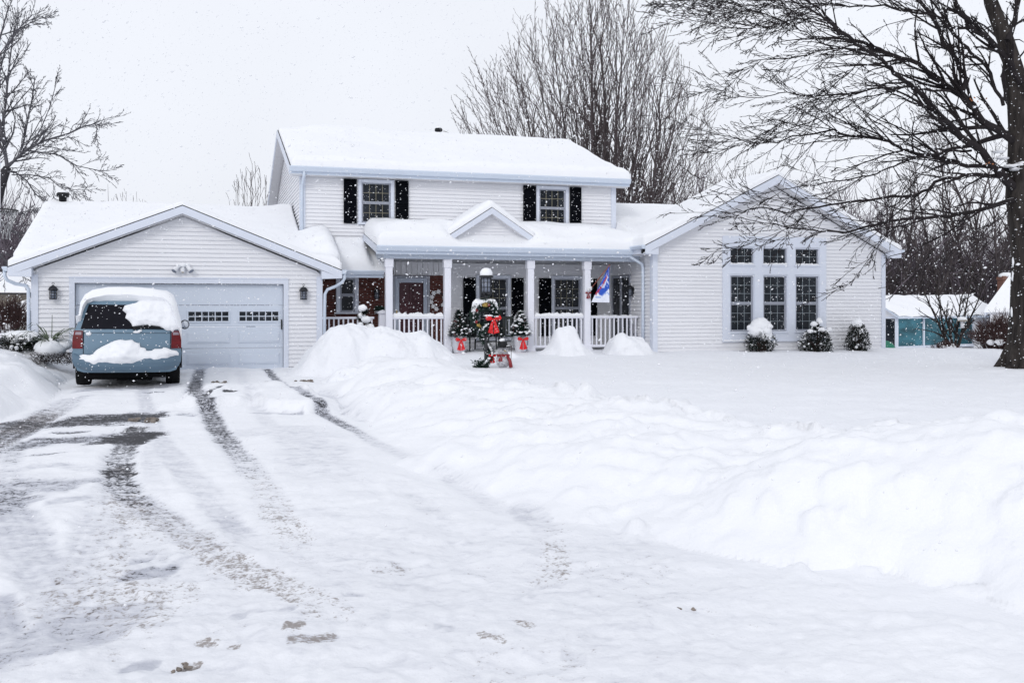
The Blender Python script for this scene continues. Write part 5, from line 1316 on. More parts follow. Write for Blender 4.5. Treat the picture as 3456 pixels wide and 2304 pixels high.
# ------------------------------------------------------------------ shrubs
def shrub(u, v, z, w_, h_, label, seed, nl=1500, caps=(), dust=60, profile=None, group=None, mt='leaf', name='shrub', L=.06):
    r = empty(name, (u, v, z), TH, label, 'shrub', group); g = random.Random(seed)
    prof = profile or (lambda t_: math.sin(min(1, t_*.85 + .22) * math.pi) ** .6)
    def pt(q0=.55):
        t_ = g.random(); R = w_/2 * prof(t_); a = g.uniform(0, 6.28); q = math.sqrt(g.uniform(q0*q0, 1)); k = 1 + .16*math.sin(3*a + seed) + .1*math.sin(5*a + 7*t_)
        return Vector((R*q*k*math.cos(a), R*q*k*math.sin(a), t_*h_)), a
    mb = MB()
    for i in range(nl):
        p, a = pt(.2); mb.leaf(p, (math.cos(a) + g.gauss(0, .5), math.sin(a) + g.gauss(0, .5), g.uniform(-.2, 1)), (g.random(), g.random(), 1), L*g.uniform(.7, 1.3), L*.5)
    mb.build('leaves', M[mt], r)
    mb = MB()
    for i in range(30):
        p, a = pt(.8); mb.tube([(g.gauss(0, .04), g.gauss(0, .04), -.1), p*.55 + Vector((0, 0, .05)), p*1.05], [.012, .008, .004], 4, False)
    mb.build('stems', M['bush_twig'], r)
    mb = MB()
    for c_, rr in caps:
        big = rr[0] > .16
        mb.blob(c_, rr, .10, 16, 11, g)
        for k in range(9 if big else 4):
            a = g.uniform(0, 6.28); q = g.uniform(.55, 1.0); mb.blob((c_[0] + rr[0]*q*math.cos(a), c_[1] + rr[1]*q*math.sin(a), c_[2] - rr[2]*g.uniform(-.1, .8)), (rr[0]*g.uniform(.25, .5), rr[1]*g.uniform(.25, .5), rr[2]*g.uniform(.3, .65)), .22, 10, 7, g)
    for i in range(dust):
        p, a = pt(.85); p.z = max(p.z, h_*.15); mb.blob(p, (g.uniform(.02, .055), g.uniform(.02, .055), g.uniform(.015, .04)), .3, 7, 5, g)
    mb.build('snow_cap', M['roof_snow'], r, True)
    return r
GS = 'evergreen shrubs before the wing'
def wl(x, dy=0): v = 25.0 / (-(x - CX)/F*ST + CT); return ((x - CX)/F*v, v)
u, v = wl(2566); shrub(u, v, .26, .80, .78, 'round evergreen shrub wearing a big dome of snow, under the large windows', 2, nl=2600, caps=[((0, .0, .74), (.30, .28, .25)), ((-.16, -.06, .62), (.20, .2, .18)), ((.17, -.12, .56), (.12, .12, .18)), ((.05, -.2, .54), (.14, .1, .2))], dust=24, group=GS)
u, v = wl(2758); shrub(u, v, .24, .98, .84, 'broad ragged evergreen shrub with snow clumps on separate shoots, second beneath the windows', 6, nl=3400, caps=[((.06, 0, .92), (.08, .08, .09)), ((-.12, 0, .82), (.10, .1, .08)), ((-.30, -.1, .62), (.09, .09, .06)), ((.34, -.1, .66), (.08, .08, .07)), ((.02, -.2, .66), (.1, .1, .07)), ((.2, -.1, .60), (.1, .1, .06))], dust=42, group=GS,
    profile=lambda t_: (math.sin(min(1, t_*.9 + .2) * math.pi) ** .55) * (1 - .35*t_) + .03)
u, v = wl(2893); shrub(u, v, .26, .72, .78, 'upright oval evergreen shrub with a snowy tip, nearest the outer corner of the wing', 11, nl=2600, caps=[((0, 0, .82), (.17, .17, .14)), ((.02, -.16, .60), (.07, .06, .07)), ((.13, -.1, .62), (.07, .06, .06))], dust=30, group=GS, profile=lambda t_: (1 - t_*t_*.62) * min(1, .65 + t_*1.8))
# spiral topiary above the heap by the entry
tu = empty('topiary', px(1226, 1100, 25.4) - Vector((0, 0, .35)), TH, 'thin clipped evergreen with snow lumps poking above the big heap', 'shrub')
g = random.Random(8); mb = MB(); ms = MB()
for i in range(1500):
    t_ = g.random(); a = t_*13 + g.gauss(0, .5); R = (.20*(1-t_) + .11); mb.leaf((R*math.cos(a)*g.uniform(.3, 1), R*math.sin(a)*g.uniform(.3, 1), t_*.78), (math.cos(a), math.sin(a), .4), (0, 0, 1), .06, .03)
for c_, rr in (((-.02, -.03, .80), (.12, .11, .10)), ((-.05, -.05, .62), (.10, .1, .08)), ((.06, -.08, .52), (.12, .1, .09)), ((.14, -.1, .30), (.14, .12, .11)), ((.22, -.1, .18), (.11, .1, .12)), ((-.08, -.08, .40), (.07, .06, .05))): ms.blob(c_, rr, .1, 14, 9, g)
mb.build('leaves', M['leaf'], tu); ms.build('snow_cap', M['roof_snow'], tu, True)

# ------------------------------------------------------------------ heaps of snow
def prof(x0, pts, v, zb):                                 # photo outline -> metres
    return [((x - x0)/F*v, max(0, H - (y - HY)/F*v - zb)) for x, y in pts]
v = 23.6; zb = .05
mound('snow_heap', (1230 - CX)/F*v, v, prof(1230, [(965, 1262), (1010, 1225), (1050, 1165), (1080, 1128), (1115, 1092), (1150, 1080), (1185, 1084), (1240, 1102), (1290, 1105), (1330, 1112), (1370, 1120), (1395, 1118), (1420, 1106), (1440, 1112), (1470, 1140), (1500, 1168), (1530, 1190), (1560, 1210)], v, zb), 1.25, 'tall shovelled snow heap before the entry railing, beside the garage', 'snow heap', seed=3, zb=zb)
v = 19.6; zb = .03
mound('snow_heap', (1160 - CX)/F*v, v, prof(1160, [(1080, 1310), (1095, 1290), (1115, 1258), (1135, 1240), (1160, 1234), (1200, 1234), (1225, 1242), (1240, 1262), (1255, 1300)], v, zb), .55, 'small rounded snow heap at the driveway edge in front of the tall heap', 'snow heap', seed=5, zb=zb)
v = 26.0; zb = .24
mound('snow_heap', (1912 - CX)/F*v, v, prof(1912, [(1780, 1196), (1815, 1186), (1845, 1174), (1862, 1158), (1867, 1140), (1874, 1118), (1884, 1106), (1898, 1100), (1914, 1098), (1930, 1101), (1942, 1110), (1950, 1127), (1957, 1150), (1972, 1170), (2000, 1184), (2030, 1195)], v, zb), 1.0, 'narrow tall snow mound against the porch railing', 'snow heap', seed=8, zb=zb, n=80)
v = 26.6
mound('snow_heap', (2125 - CX)/F*v, v, prof(2125, [(2036, 1186), (2052, 1166), (2060, 1136), (2078, 1117), (2098, 1112), (2120, 1116), (2150, 1127), (2172, 1142), (2182, 1164), (2196, 1178), (2215, 1192)], v, zb), 1.0, 'wide slumped snow mound between porch railing and wing corner', 'snow heap', seed=9, zb=zb, n=80)
v = 24.2; zb = .28
mound('snow_heap', (1720 - CX)/F*v, v, prof(1720, [(1600, 1220), (1650, 1200), (1690, 1178), (1730, 1172), (1760, 1182), (1790, 1195), (1900, 1215)], v, zb), .8, 'low snow hump before the porch steps, behind the wire snowman', 'snow heap', seed=12, zb=.2, n=80)
v = 23.5
mound('snow_heap', (20 - CX)/F*v, v, prof(20, [(-90, 1190), (-50, 1140), (-10, 1118), (40, 1112), (80, 1120), (112, 1140), (130, 1180), (150, 1200)], v, .35), 1.0, 'smooth snow dome at the outer garage corner, behind the driveway bank', 'snow heap', seed=14, zb=.35, n=80)
# dirty ice lumps on the driveway
for (x, y, s_, lb) in ((1030, 1292, .09, 'dirty brown ice lump at the foot of the small heap'), (1253, 2086, .045, 'lone dark ice lump on the packed snow in the middle foreground'), (740, 1298, .10, 'dirty crumbs of ice by the garage door track'),
                       (985, 2160, .04, 'tan sandy ice clump near the bottom of the driveway'), (630, 2276, .028, 'brown ice clump at the bottom edge of the driveway'), (470, 1430, .12, 'flat sandy clod on the bare asphalt patch'), (2295, 2075, .05, 'grey twiggy clod on the snow toward the big bank')):
    u, v = gnd(x, y); g = random.Random(int(x)); mb = MB()
    for i in range(7): mb.blob((g.gauss(0, s_), g.gauss(0, s_*.7), s_*.12 + .03), (s_*g.uniform(.25, .6), s_*g.uniform(.25, .5), s_*g.uniform(.2, .38)), .35, 7, 5, g)
    mb.build('ice_lump', M['gravelbit'], None, False, loc=(u, v, 0), label=lb, cat='ice lump', group='dirty ice lumps on the driveway')
# ------------------------------------------------------------------ bare trees
def grow(mb, p, d, L, r, lev, g, sp=.45, trop=.0, kids=(5, 5, 4), ang=(.5, .9), taper=.25, wob=.16, rmin=.004, fan=None, kl=(.35, .65), side=None):
    """one wandering branch with side branches; lev = levels of twigs still to come"""
    n = max(3, int(L / sp)) if lev else 4
    pts, rs, ds = [p.copy()], [r], []
    d = d.normalized(); seg = L / n; a = d.copy()
    for i in range(n):
        a = (a + Vector((g.gauss(0, wob), g.gauss(0, wob), g.gauss(0, wob) + trop))).normalized()
        p = p + a * seg; pts.append(p.copy()); ds.append(a.copy()); rs.append(max(rmin, r * (1 - (1 - taper) * (i + 1) / n)))
    mb.tube(pts, rs, 7 if r > .06 else (5 if r > .02 else 3), False)
    if lev > 0:
        sprout(mb, pts, rs, L, lev, g, kids, ang, trop, wob, rmin, taper, kl, sp)

def sprout(mb, pts, rs, L, lev, g, kids, ang, trop, wob, rmin, taper, kl, sp=.45, start=.12, dens=None, bias=None):
    n = len(pts) - 1; cnt = dens if dens is not None else kids[-lev]
    for k in range(cnt):
        f = start + (1 - start) * (k + g.random()) / cnt; x = min(f * n, n - .001); i = int(x)
        q = pts[i].lerp(pts[i+1], x - i); t = (pts[i+1] - pts[i]).normalized()
        o = t.orthogonal().normalized(); o = (Matrix.Rotation(g.uniform(0, 6.283), 3, t) @ o)
        if bias is not None: o = (o + bias * .7).normalized()
        an = g.uniform(*ang); dd = t * math.cos(an) + o * math.sin(an)
        l2 = L * g.uniform(*kl) * (1 - .45 * f); r2 = max(rmin, min(rs[i] * .6, rs[i+1] * .8 + .001))
        grow(mb, q, dd, l2, r2, lev - 1, g, sp * .8, trop, kids, ang, taper, wob * 1.15, rmin, kl=kl)

# ---- the big tree at the right edge -------------------------------
def R5(x, y): return (2200 + x * .5421, y * .5421)
TV = 21.0
def tp(x, y, dv=0.0):
    X, Y = R5(x, y); v = TV + dv; return px(X, Y, v)
K = .00205
tr = empty('large_bare_tree', px(3470, 1245, TV) * 1.0, 0, 'huge dark bare tree at the edge of the lawn, its limbs reaching across the wing', 'tree')
T0 = tr.location.copy()
trunk = MB(); crown = MB(); limbsnow = MB(); g = random.Random(21)
tpts = [px(3478, 1300, TV), px(3474, 1240, TV), px(3472, 1170, TV), px(3476, 1050, TV), px(3478, 900, TV), px(3478, 760, TV), px(3470, 660, TV), px(3462, 560, TV + .1), px(3452, 440, TV + .15), px(3438, 330, TV + .2), px(3424, 240, TV + .2), px(3395, 140, TV + .25), px(3345, 10, TV + .3), px(3325, -110, TV + .4)]
trunk.tube(tpts, [.62, .50, .43, .385, .37, .40, .44, .36, .28, .23, .19, .165, .14, .12], 16)
for a in range(7):                                        # root flare
    an = 2*math.pi*a/7; b0 = Vector((math.cos(an), math.sin(an), 0)); c0 = px(3474, 1240, TV)
    trunk.tube([c0 + b0*.30 + Vector((0, 0, .55)), c0 + b0*.45 + Vector((0, 0, .12)), c0 + b0*.75 + Vector((0, 0, -.25))], [.12, .15, .08], 7)
def limb(mb, pts, thick, dv, lev=2, dens=14, side=None, kl=(.10, .26), rmin=.0052, Ls=None, dvf=None):
    n = len(pts); P, Rr = [], []
    for i, (x, y) in enumerate(pts):
        f = i / (n - 1); P.append(tp(x, y, dv * f ** 1.2 + .10 * math.sin(i * 1.7 + dv)))
        th = np.interp(f, np.linspace(0, 1, len(thick)), thick); Rr.append(max(rmin, float(th) * K * .5 * (TV + dv * f) / TV))
    # smooth resample
    Q, S = [], []
    for i in range(n - 1):
        p0, p1, p2, p3 = P[max(i-1, 0)], P[i], P[i+1], P[min(i+2, n-1)]
        for s_ in range(3):
            u = s_ / 3; Q.append(.5*((2*p1) + (p2-p0)*u + (2*p0-5*p1+4*p2-p3)*u*u + (3*p1-p0-3*p2+p3)*u**3) + Vector((g.gauss(0, .012), g.gauss(0, .03), g.gauss(0, .012)))); S.append(Rr[i]*(1-u) + Rr[i+1]*u)
    Q.append(P[-1]); S.append(Rr[-1])
    mb.tube(Q, S, 8 if S[0] > .05 else 6)
    L = sum((Q[i+1]-Q[i]).length for i in range(len(Q)-1))
    if S[0] > .045:
        for k0 in range(2, len(Q) - 4, 5):
            if g.random() < .45 and S[k0] > .022:
                kk = k0 + g.randint(2, 4); seg = [Q[i] + Vector((0, 0, S[i]*.82)) for i in range(k0, min(kk, len(Q)))]
                if len(seg) > 1: limbsnow.tube(seg, [S[k0]*.25] + [S[k0]*.5]*(len(seg)-2) + [S[k0]*.2], 6)
    if lev: sprout(crown, Q, S, min(L, 6.0), lev, g, (9, 6, 4), (.22, .70), -.004, .075, rmin, .3, kl, .26, .06, dens, Vector((-.5, -.05, -.22)))
    return Q, S
LM = [
 ([(2310, 1225), (2200, 1258), (2050, 1308), (1900, 1340), (1750, 1353), (1600, 1360), (1480, 1375), (1340, 1412), (1190, 1445), (1050, 1440), (900, 1430), (700, 1385), (560, 1365), (450, 1322)], [58, 40, 32, 24, 17, 10, 5], -3.2, 26),
 ([(2300, 1120), (2200, 1108), (2100, 1095), (1980, 1090), (1880, 1110), (1790, 1118), (1720, 1180), (1640, 1215), (1500, 1225), (1300, 1250), (1090, 1280), (950, 1300), (830, 1325), (700, 1292), (600, 1310), (480, 1330), (360, 1305)], [50, 40, 32, 26, 18, 12, 6], -1.2, 26),
 ([(2250, 1060), (2100, 1040), (1950, 1030), (1880, 1000), (1750, 975), (1620, 950), (1540, 915), (1480, 880), (1400, 865), (1300, 850), (1200, 840), (1130, 812), (1000, 835), (880, 850), (740, 890), (600, 875), (480, 850), (350, 825), (180, 790)], [44, 38, 32, 26, 16, 10, 4], 1.2, 28),
 ([(1990, 935), (1820, 950), (1700, 970), (1560, 1010), (1430, 1065), (1310, 1105), (1150, 1130), (1030, 1150), (900, 1170), (760, 1190), (620, 1210), (450, 1210)], [24, 20, 15, 10, 4], -2.4, 22),
 ([(2270, 1190), (2150, 1060), (2050, 950), (1930, 850), (1820, 740), (1740, 660), (1640, 560), (1540, 480), (1460, 400), (1360, 330), (1270, 270), (1170, 200), (1090, 130), (980, 60), (870, 0), (760, -60)], [105, 80, 60, 46, 38, 34, 28, 20, 12], -2.6, 30),
 ([(2330, 930), (2180, 830), (2060, 750), (1990, 660), (1900, 570), (1780, 500), (1660, 400), (1540, 360), (1420, 310), (1260, 250), (1150, 170), (1050, 60), (960, 0), (880, -60)], [90, 75, 62, 50, 42, 36, 30, 20, 12], 1.6, 28),
 ([(2010, 690), (1940, 600), (1950, 500), (1900, 380), (1820, 270), (1760, 130), (1680, 20), (1640, -60), (1590, -160)], [58, 52, 44, 36, 26], .6, 14),
 ([(2180, 660), (2120, 500), (2060, 390), (1960, 300), (1880, 210), (1830, 110), (1740, 0), (1660, -90)], [38, 34, 28, 20], 2.4, 14),
 ([(2290, 520), (2230, 400), (2130, 280), (2010, 190), (1930, 85), (1880, 0), (1840, -100)], [70, 60, 52, 40], -1.4, 14),
 ([(2200, 260), (2250, 130), (2285, 0), (2290, -150)], [55, 48, 36], 1.0, 6),
 ([(1850, 575), (1700, 560), (1600, 545), (1500, 550), (1400, 552), (1260, 580), (1150, 590), (1040, 595), (900, 590), (840, 575), (720, 600), (600, 610), (470, 570), (330, 555), (220, 515)], [24, 20, 16, 11, 7, 3], 2.6, 26),
 ([(1660, 545), (1560, 545), (1420, 590), (1290, 620), (1180, 680), (1050, 730), (900, 790), (780, 830), (650, 865), (500, 905), (380, 960)], [14, 12, 9, 6, 3], -.8, 18),
 ([(1370, 345), (1200, 310), (1100, 290), (960, 210), (860, 150), (760, 110), (600, 60), (450, 0), (330, -40)], [17, 13, 9, 5], -3.0, 18),
 ([(1110, 150), (1000, 120), (900, 115), (800, 150), (700, 170), (550, 180), (400, 150), (250, 130), (110, 105)], [16, 12, 8, 4], -1.6, 22),
 ([(1340, 345), (1240, 440), (1130, 530), (1060, 600), (960, 660), (850, 730), (750, 830), (640, 850)], [11, 9, 7, 4], 1.0, 16),
 ([(1810, 112), (1650, 80), (1500, 50), (1300, 40), (1100, 30), (800, 8), (560, 0), (420, -20)], [24, 18, 12, 6], 1.8, 20),
 ([(1140, 305), (1000, 330), (850, 360), (700, 370), (650, 400), (550, 460), (480, 540), (380, 520)], [11, 9, 6, 3], 2.0, 16),
 ([(2030, 818), (1940, 862), (1850, 900), (1730, 950), (1640, 1080), (1580, 1180), (1520, 1290), (1480, 1370), (1420, 1480)], [13, 11, 9, 5], -1.8, 16),
 ([(2010, 735), (1880, 752), (1830, 740), (1750, 665), (1690, 620)], [20, 15, 9, 6], .8, 8),
 ([(1330, 1090), (1220, 1170), (1060, 1240), (960, 1310), (900, 1390), (800, 1440), (650, 1500), (480, 1560), (300, 1545)], [11, 9, 7, 5, 3], -2.8, 16),
 ([(1560, 1365), (1480, 1440), (1400, 1540), (1330, 1640), (1240, 1760), (1150, 1815)], [10, 8, 6, 3], -3.2, 12),
 ([(1990, 1330), (1900, 1420), (1800, 1480), (1740, 1560), (1680, 1640), (1560, 1800)], [12, 9, 6, 3], -2.0, 12),
 ([(2240, 1290), (2150, 1380), (2050, 1430), (1950, 1500), (1830, 1600)], [14, 10, 7, 3], -1.4, 12),
 ([(860, 150), (700, 90), (560, 60), (420, 90), (260, 60), (120, 30), (40, 45)], [10, 8, 5, 3], -2.2, 18),
 ([(1100, 30), (900, 60), (720, 30), (560, 30), (380, 0), (200, 20)], [10, 8, 5, 3], .5, 16),
 ([(1260, 1250), (1120, 1330), (1000, 1420), (880, 1480), (720, 1500), (600, 1470), (520, 1420)], [9, 7, 4, 3], -2.3, 12),
]
main = MB()
for pts, th, dv, dens in LM: limb(crown, pts, th, dv, 3, int(dens * (1.5 if max(p[1] for p in pts) < 1150 else .72)), kl=(.18, .42), rmin=.0054)
for a, l_, e in ((-.2, 6, .5), (.5, 5.5, .3), (1.2, 6, .8), (-1.0, 5, .7), (.1, 7, 1.1)):   # the side that faces away from the picture
    grow(crown, px(3475, 480, TV), Vector((math.cos(a), math.sin(a), e)), l_, .14, 2, g, .6, -.01, (9, 7, 4), (.4, .9), .2, .12, .0055)
limbsnow.build('limb_snow', M['roof_snow'], tr, True, off=T0); crown.build('crown', M['twig'], tr, off=T0); trunk.build('trunk', M['bark'], tr, True, off=T0)
mb = MB()
for x, y in ((2180, 1000), (2230, 1050), (2270, 1070), (2310, 1030), (2160, 960), (2290, 1045)): mb.blob(tp(x, y - 16, -.1) - T0, (.13, .12, .035), .3, 9, 6)
for z, o in ((1.95, -.36), (2.25, -.35), (1.2, -.375)): mb.blob((o, -.06, z), (.02, .03, .10), .4, 7, 6)
mb.build('snow_streak', M['roof_snow'], tr, True)
mb = MB()
for x, y in ((1975, 615), (2030, 610), (2100, 1000)):
    for i in range(3): mb.leaf(tp(x, y, -.4) - T0 + Vector((g.gauss(0, .05), g.gauss(0, .05), g.gauss(0, .05))), (g.gauss(0, 1), g.gauss(0, 1), -1), (0, 1, 0), .06, .035)
mb.build('dead_leaf', M['orange'], tr)

# ---- the tall spreading tree behind the house ---------------------
def fan_tree(name, u, v, z, stems, label, seed, mt, rmin, kids=(9, 9), lean=(-1, 1)):
    r = empty(name, (u, v, z), 0, label, 'tree'); g = random.Random(seed); tk, cr = MB(), MB()
    for (lx, h, r0) in stems:
        p = Vector((g.gauss(0, .5) + lx*1.2, g.gauss(0, .7), 0)); d = Vector((lx, g.gauss(0, .22), 1.0)).normalized(); L = h / max(d.z, .4)
        n = 13; pts, rs = [p.copy()], [r0]; a = d.copy()
        for i in range(n):
            a = (a + Vector((g.gauss(0, .055), g.gauss(0, .055), .022 if abs(lx) > .4 else .01))).normalized(); p = p + a * L / n; pts.append(p.copy()); rs.append(max(rmin, r0 * (1 - .93 * ((i+1)/n) ** .9)))
        tk.tube(pts, rs, 7 if r0 > .09 else 5)
        sprout(cr, pts, rs, L, len(kids), g, kids, (.25, .62), .035, .10, rmin, .3, (.14, .30), .5, .16, int(16 + L*1.5))
    tk.build('trunk', M[mt], r, True); cr.build('crown', M[mt], r)
    return r
def dome_tree(name, ox, v, zb, dome, n, label, seed, mt, rmin, r0=(.04, .09), main=(), inner=.35, dens=30, kids=(9, 8), kl=(.12, .24), basew=.6, dv=2.5):
    g = random.Random(seed); B0 = Vector((ux(ox, v), v, zb)); r = empty(name, B0, 0, label, 'tree'); tk, cr = MB(), MB()
    xs = [p[0] for p in dome]; ys = [p[1] for p in dome]; ymax = max(ys)
    def stem(x, y, ra, dd):
        T = px(x, y, v + g.gauss(0, dd)) - B0; B = Vector((g.gauss(0, basew), g.gauss(0, basew), 0)); C_ = Vector((B.x + (T.x - B.x)*.60, B.y + (T.y - B.y)*.5, T.z*.46)); pts, rs = [], []
        for i in range(15):
            t_ = i/14; pts.append(B*(1-t_)**2 + C_*(2*t_*(1-t_)) + T*t_*t_ + Vector((g.gauss(0, .05), g.gauss(0, .05), 0))*(1 if i else 0)); rs.append(max(rmin, ra*(1 - .94*t_**.85)))
        tk.tube(pts, rs, 7 if ra > .1 else 5); L = (T - B).length
        sprout(cr, pts, rs, L, 2, g, kids, (.20, .55), .03, .08, rmin, .3, kl, .5, .28, dens)
    for k in range(n):
        x = xs[0] + (xs[-1]-xs[0]) * (k + g.random()) / n; yt = float(np.interp(x, xs, ys)); stem(x, yt + (ymax - yt) * inner * g.random()**1.5, g.uniform(*r0), dv)
    for (x, y, ra) in main: stem(x, y, ra, .6)
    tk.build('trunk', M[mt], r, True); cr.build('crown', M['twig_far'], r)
    return r
ux = lambda x, v: (x - CX)/F*v
dome_tree('multi_stem_tree', 2040, 47.0, -1.2, [(1535, 445), (1590, 340), (1680, 225), (1780, 120), (1880, 45), (1980, 0), (2070, 0), (2150, 60), (2230, 150), (2300, 255), (2360, 350), (2410, 440)], 54,
    'tall many-stemmed bare tree fanning out behind the upper roof', 5, 'bark_far', .0085, (.05, .10), [(1985, -60, .22), (2030, -30, .2), (2110, 60, .17), (2240, 190, .17), (1860, 70, .14), (1740, 180, .13), (2300, 290, .12), (1650, 300, .10)], dens=34)
# ---- the tree at the left edge --------------------------------------
lt = empty('spreading_tree', px(-60, 1060, 31), 0, 'bare grey tree at the left edge with long side branches over the garage roof', 'tree'); T1 = lt.location.copy(); g = random.Random(17)
tk, cr = MB(), MB(); tpn = lambda x, y, dv=0: px(x, y, 31 + dv)
def lim(pts, th, dv, dens, lev=2, mb_=None):
    P = [tpn(x, y, dv * i / (len(pts) - 1)) for i, (x, y) in enumerate(pts)]; Rr = [max(.007, float(np.interp(i/(len(pts)-1), np.linspace(0, 1, len(th)), th)) * (.5 if mb_ is None else .75) * 31/F/2) for i in range(len(pts))]
    (mb_ or cr).tube(P, Rr, 7); L = sum((P[i+1]-P[i]).length for i in range(len(P)-1))
    if dens: sprout(cr, P, Rr, min(L, 4.5), 3, g, (8, 7, 4), (.3, .8), .0, .10, .0062, .3, (.2, .45), .3, .06, int(dens * 1.3))
lim([(-70, 1080), (-50, 900), (-20, 720), (0, 640), (25, 565)], [70, 52, 44, 34], 0, 0, 2, tk)
for pts, th, dv, dens in (
  ([(25, 565), (60, 530), (100, 500), (150, 475), (230, 452), (280, 428), (320, 418), (332, 440)], [20, 15, 10, 4], -1.5, 22),
  ([(25, 565), (15, 500), (10, 420), (20, 340), (28, 250), (40, 150), (60, 60)], [26, 22, 16, 10, 5], 1, 26),
  ([(60, 530), (80, 480), (95, 400), (110, 330), (118, 260)], [14, 10, 6], 1.5, 18),
  ([(20, 580), (50, 580), (90, 610), (120, 655), (162, 692)], [14, 10, 5], -1, 12),
  ([(60, 535), (120, 512), (190, 520), (260, 560), (330, 575), (368, 577)], [9, 7, 4], .5, 16),
  ([(40, 590), (100, 590), (165, 600), (200, 630), (250, 640), (290, 640)], [8, 6, 3], -.8, 14),
  ([(10, 480), (-10, 380), (-10, 280), (20, 160), (70, 90), (110, 50)], [16, 11, 6], -1, 18),
  ([(0, 640), (-40, 560), (-60, 430), (-40, 300), (0, 130), (30, 20)], [26, 18, 8], 1, 16),
  ([(100, 500), (140, 430), (165, 370), (185, 300), (188, 262)], [8, 6, 3], 1, 10),
  ([(0, 120), (50, 105), (100, 80), (140, 60), (160, 65)], [10, 6, 3], -1, 10),
  ([(0, 720), (60, 720), (100, 710), (160, 695)], [9, 7, 4], -1, 8),
  ([(-20, 740), (40, 780), (90, 790), (150, 750)], [9, 7, 4], -.5, 10),
  ([(-40, 800), (0, 860), (60, 920), (100, 930), (130, 990)], [12, 9, 5], -2, 12)): lim(pts, th, dv, dens)
tk.build('trunk', M['bark_left'], lt, True, off=T1); cr.build('crown', M['twig_left'], lt, off=T1)
# ---- smaller trees --------------------------------------------------
def small_tree(name, x, ytop, ybase, v, label, seed, mt='bark_far', r0=.16, spread=.5, nst=1, rmin=.012, kids=(9, 7, 5), trop=.02, zb=None, cat='tree', dens=26, kl=(.22, .5)):
    base = px(x, ybase, v) if zb is None else Vector((ux(x, v), v, zb)); top = px(x, ytop, v).z; r = empty(name, base, 0, label, cat); g = random.Random(seed); tk, cr = MB(), MB(); hh = top - base.z
    for s_ in range(nst):
        lx = 0 if nst == 1 else spread * (2*s_/(nst-1) - 1)
        p = Vector((0, 0, 0)); a = Vector((lx + g.gauss(0, .04), g.gauss(0, .1), 1)).normalized(); L = hh * g.uniform(.86, 1.0) / max(a.z, .5); pts, rs = [p.copy()], [r0]; n = 10
        for i in range(n): a = (a + Vector((g.gauss(0, .06), g.gauss(0, .06), .02))).normalized(); p = p + a*L/n; pts.append(p.copy()); rs.append(max(rmin, r0*(1 - .92*(i+1)/n)))
        tk.tube(pts, rs, 7); sprout(cr, pts, rs, L, 2, g, kids, (.35, .85), trop, .12, rmin, .3, kl, .5, .2, int(dens * 1.7))
    tk.build('trunk', M[mt], r, True); cr.build('crown', M[mt], r); return r
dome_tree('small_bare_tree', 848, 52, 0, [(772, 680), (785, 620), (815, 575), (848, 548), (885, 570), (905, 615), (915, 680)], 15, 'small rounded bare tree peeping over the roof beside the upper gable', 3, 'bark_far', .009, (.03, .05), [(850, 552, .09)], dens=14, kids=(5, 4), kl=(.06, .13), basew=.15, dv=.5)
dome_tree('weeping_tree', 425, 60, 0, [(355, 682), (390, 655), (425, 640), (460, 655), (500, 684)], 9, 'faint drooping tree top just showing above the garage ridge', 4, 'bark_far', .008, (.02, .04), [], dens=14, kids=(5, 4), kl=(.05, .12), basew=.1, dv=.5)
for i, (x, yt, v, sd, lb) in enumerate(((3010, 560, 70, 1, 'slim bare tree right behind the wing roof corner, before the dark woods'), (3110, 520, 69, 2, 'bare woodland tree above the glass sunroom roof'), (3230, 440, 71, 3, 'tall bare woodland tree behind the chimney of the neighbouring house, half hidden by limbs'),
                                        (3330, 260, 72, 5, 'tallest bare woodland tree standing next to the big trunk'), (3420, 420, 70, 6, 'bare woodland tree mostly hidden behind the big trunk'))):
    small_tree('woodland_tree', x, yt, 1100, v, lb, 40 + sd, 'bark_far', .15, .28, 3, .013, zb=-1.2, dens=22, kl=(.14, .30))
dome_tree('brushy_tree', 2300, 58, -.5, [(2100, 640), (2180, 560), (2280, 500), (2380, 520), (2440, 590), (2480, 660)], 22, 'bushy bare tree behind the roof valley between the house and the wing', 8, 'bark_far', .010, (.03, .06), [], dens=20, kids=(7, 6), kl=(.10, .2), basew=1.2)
dome_tree('brushy_tree', 2500, 57, -.5, [(2380, 640), (2440, 590), (2500, 560), (2560, 580), (2620, 630)], 14, 'low bushy bare tree just behind the wing ridge', 9, 'bark_far', .010, (.03, .06), [], dens=18, kids=(7, 6), kl=(.10, .2), basew=.8)
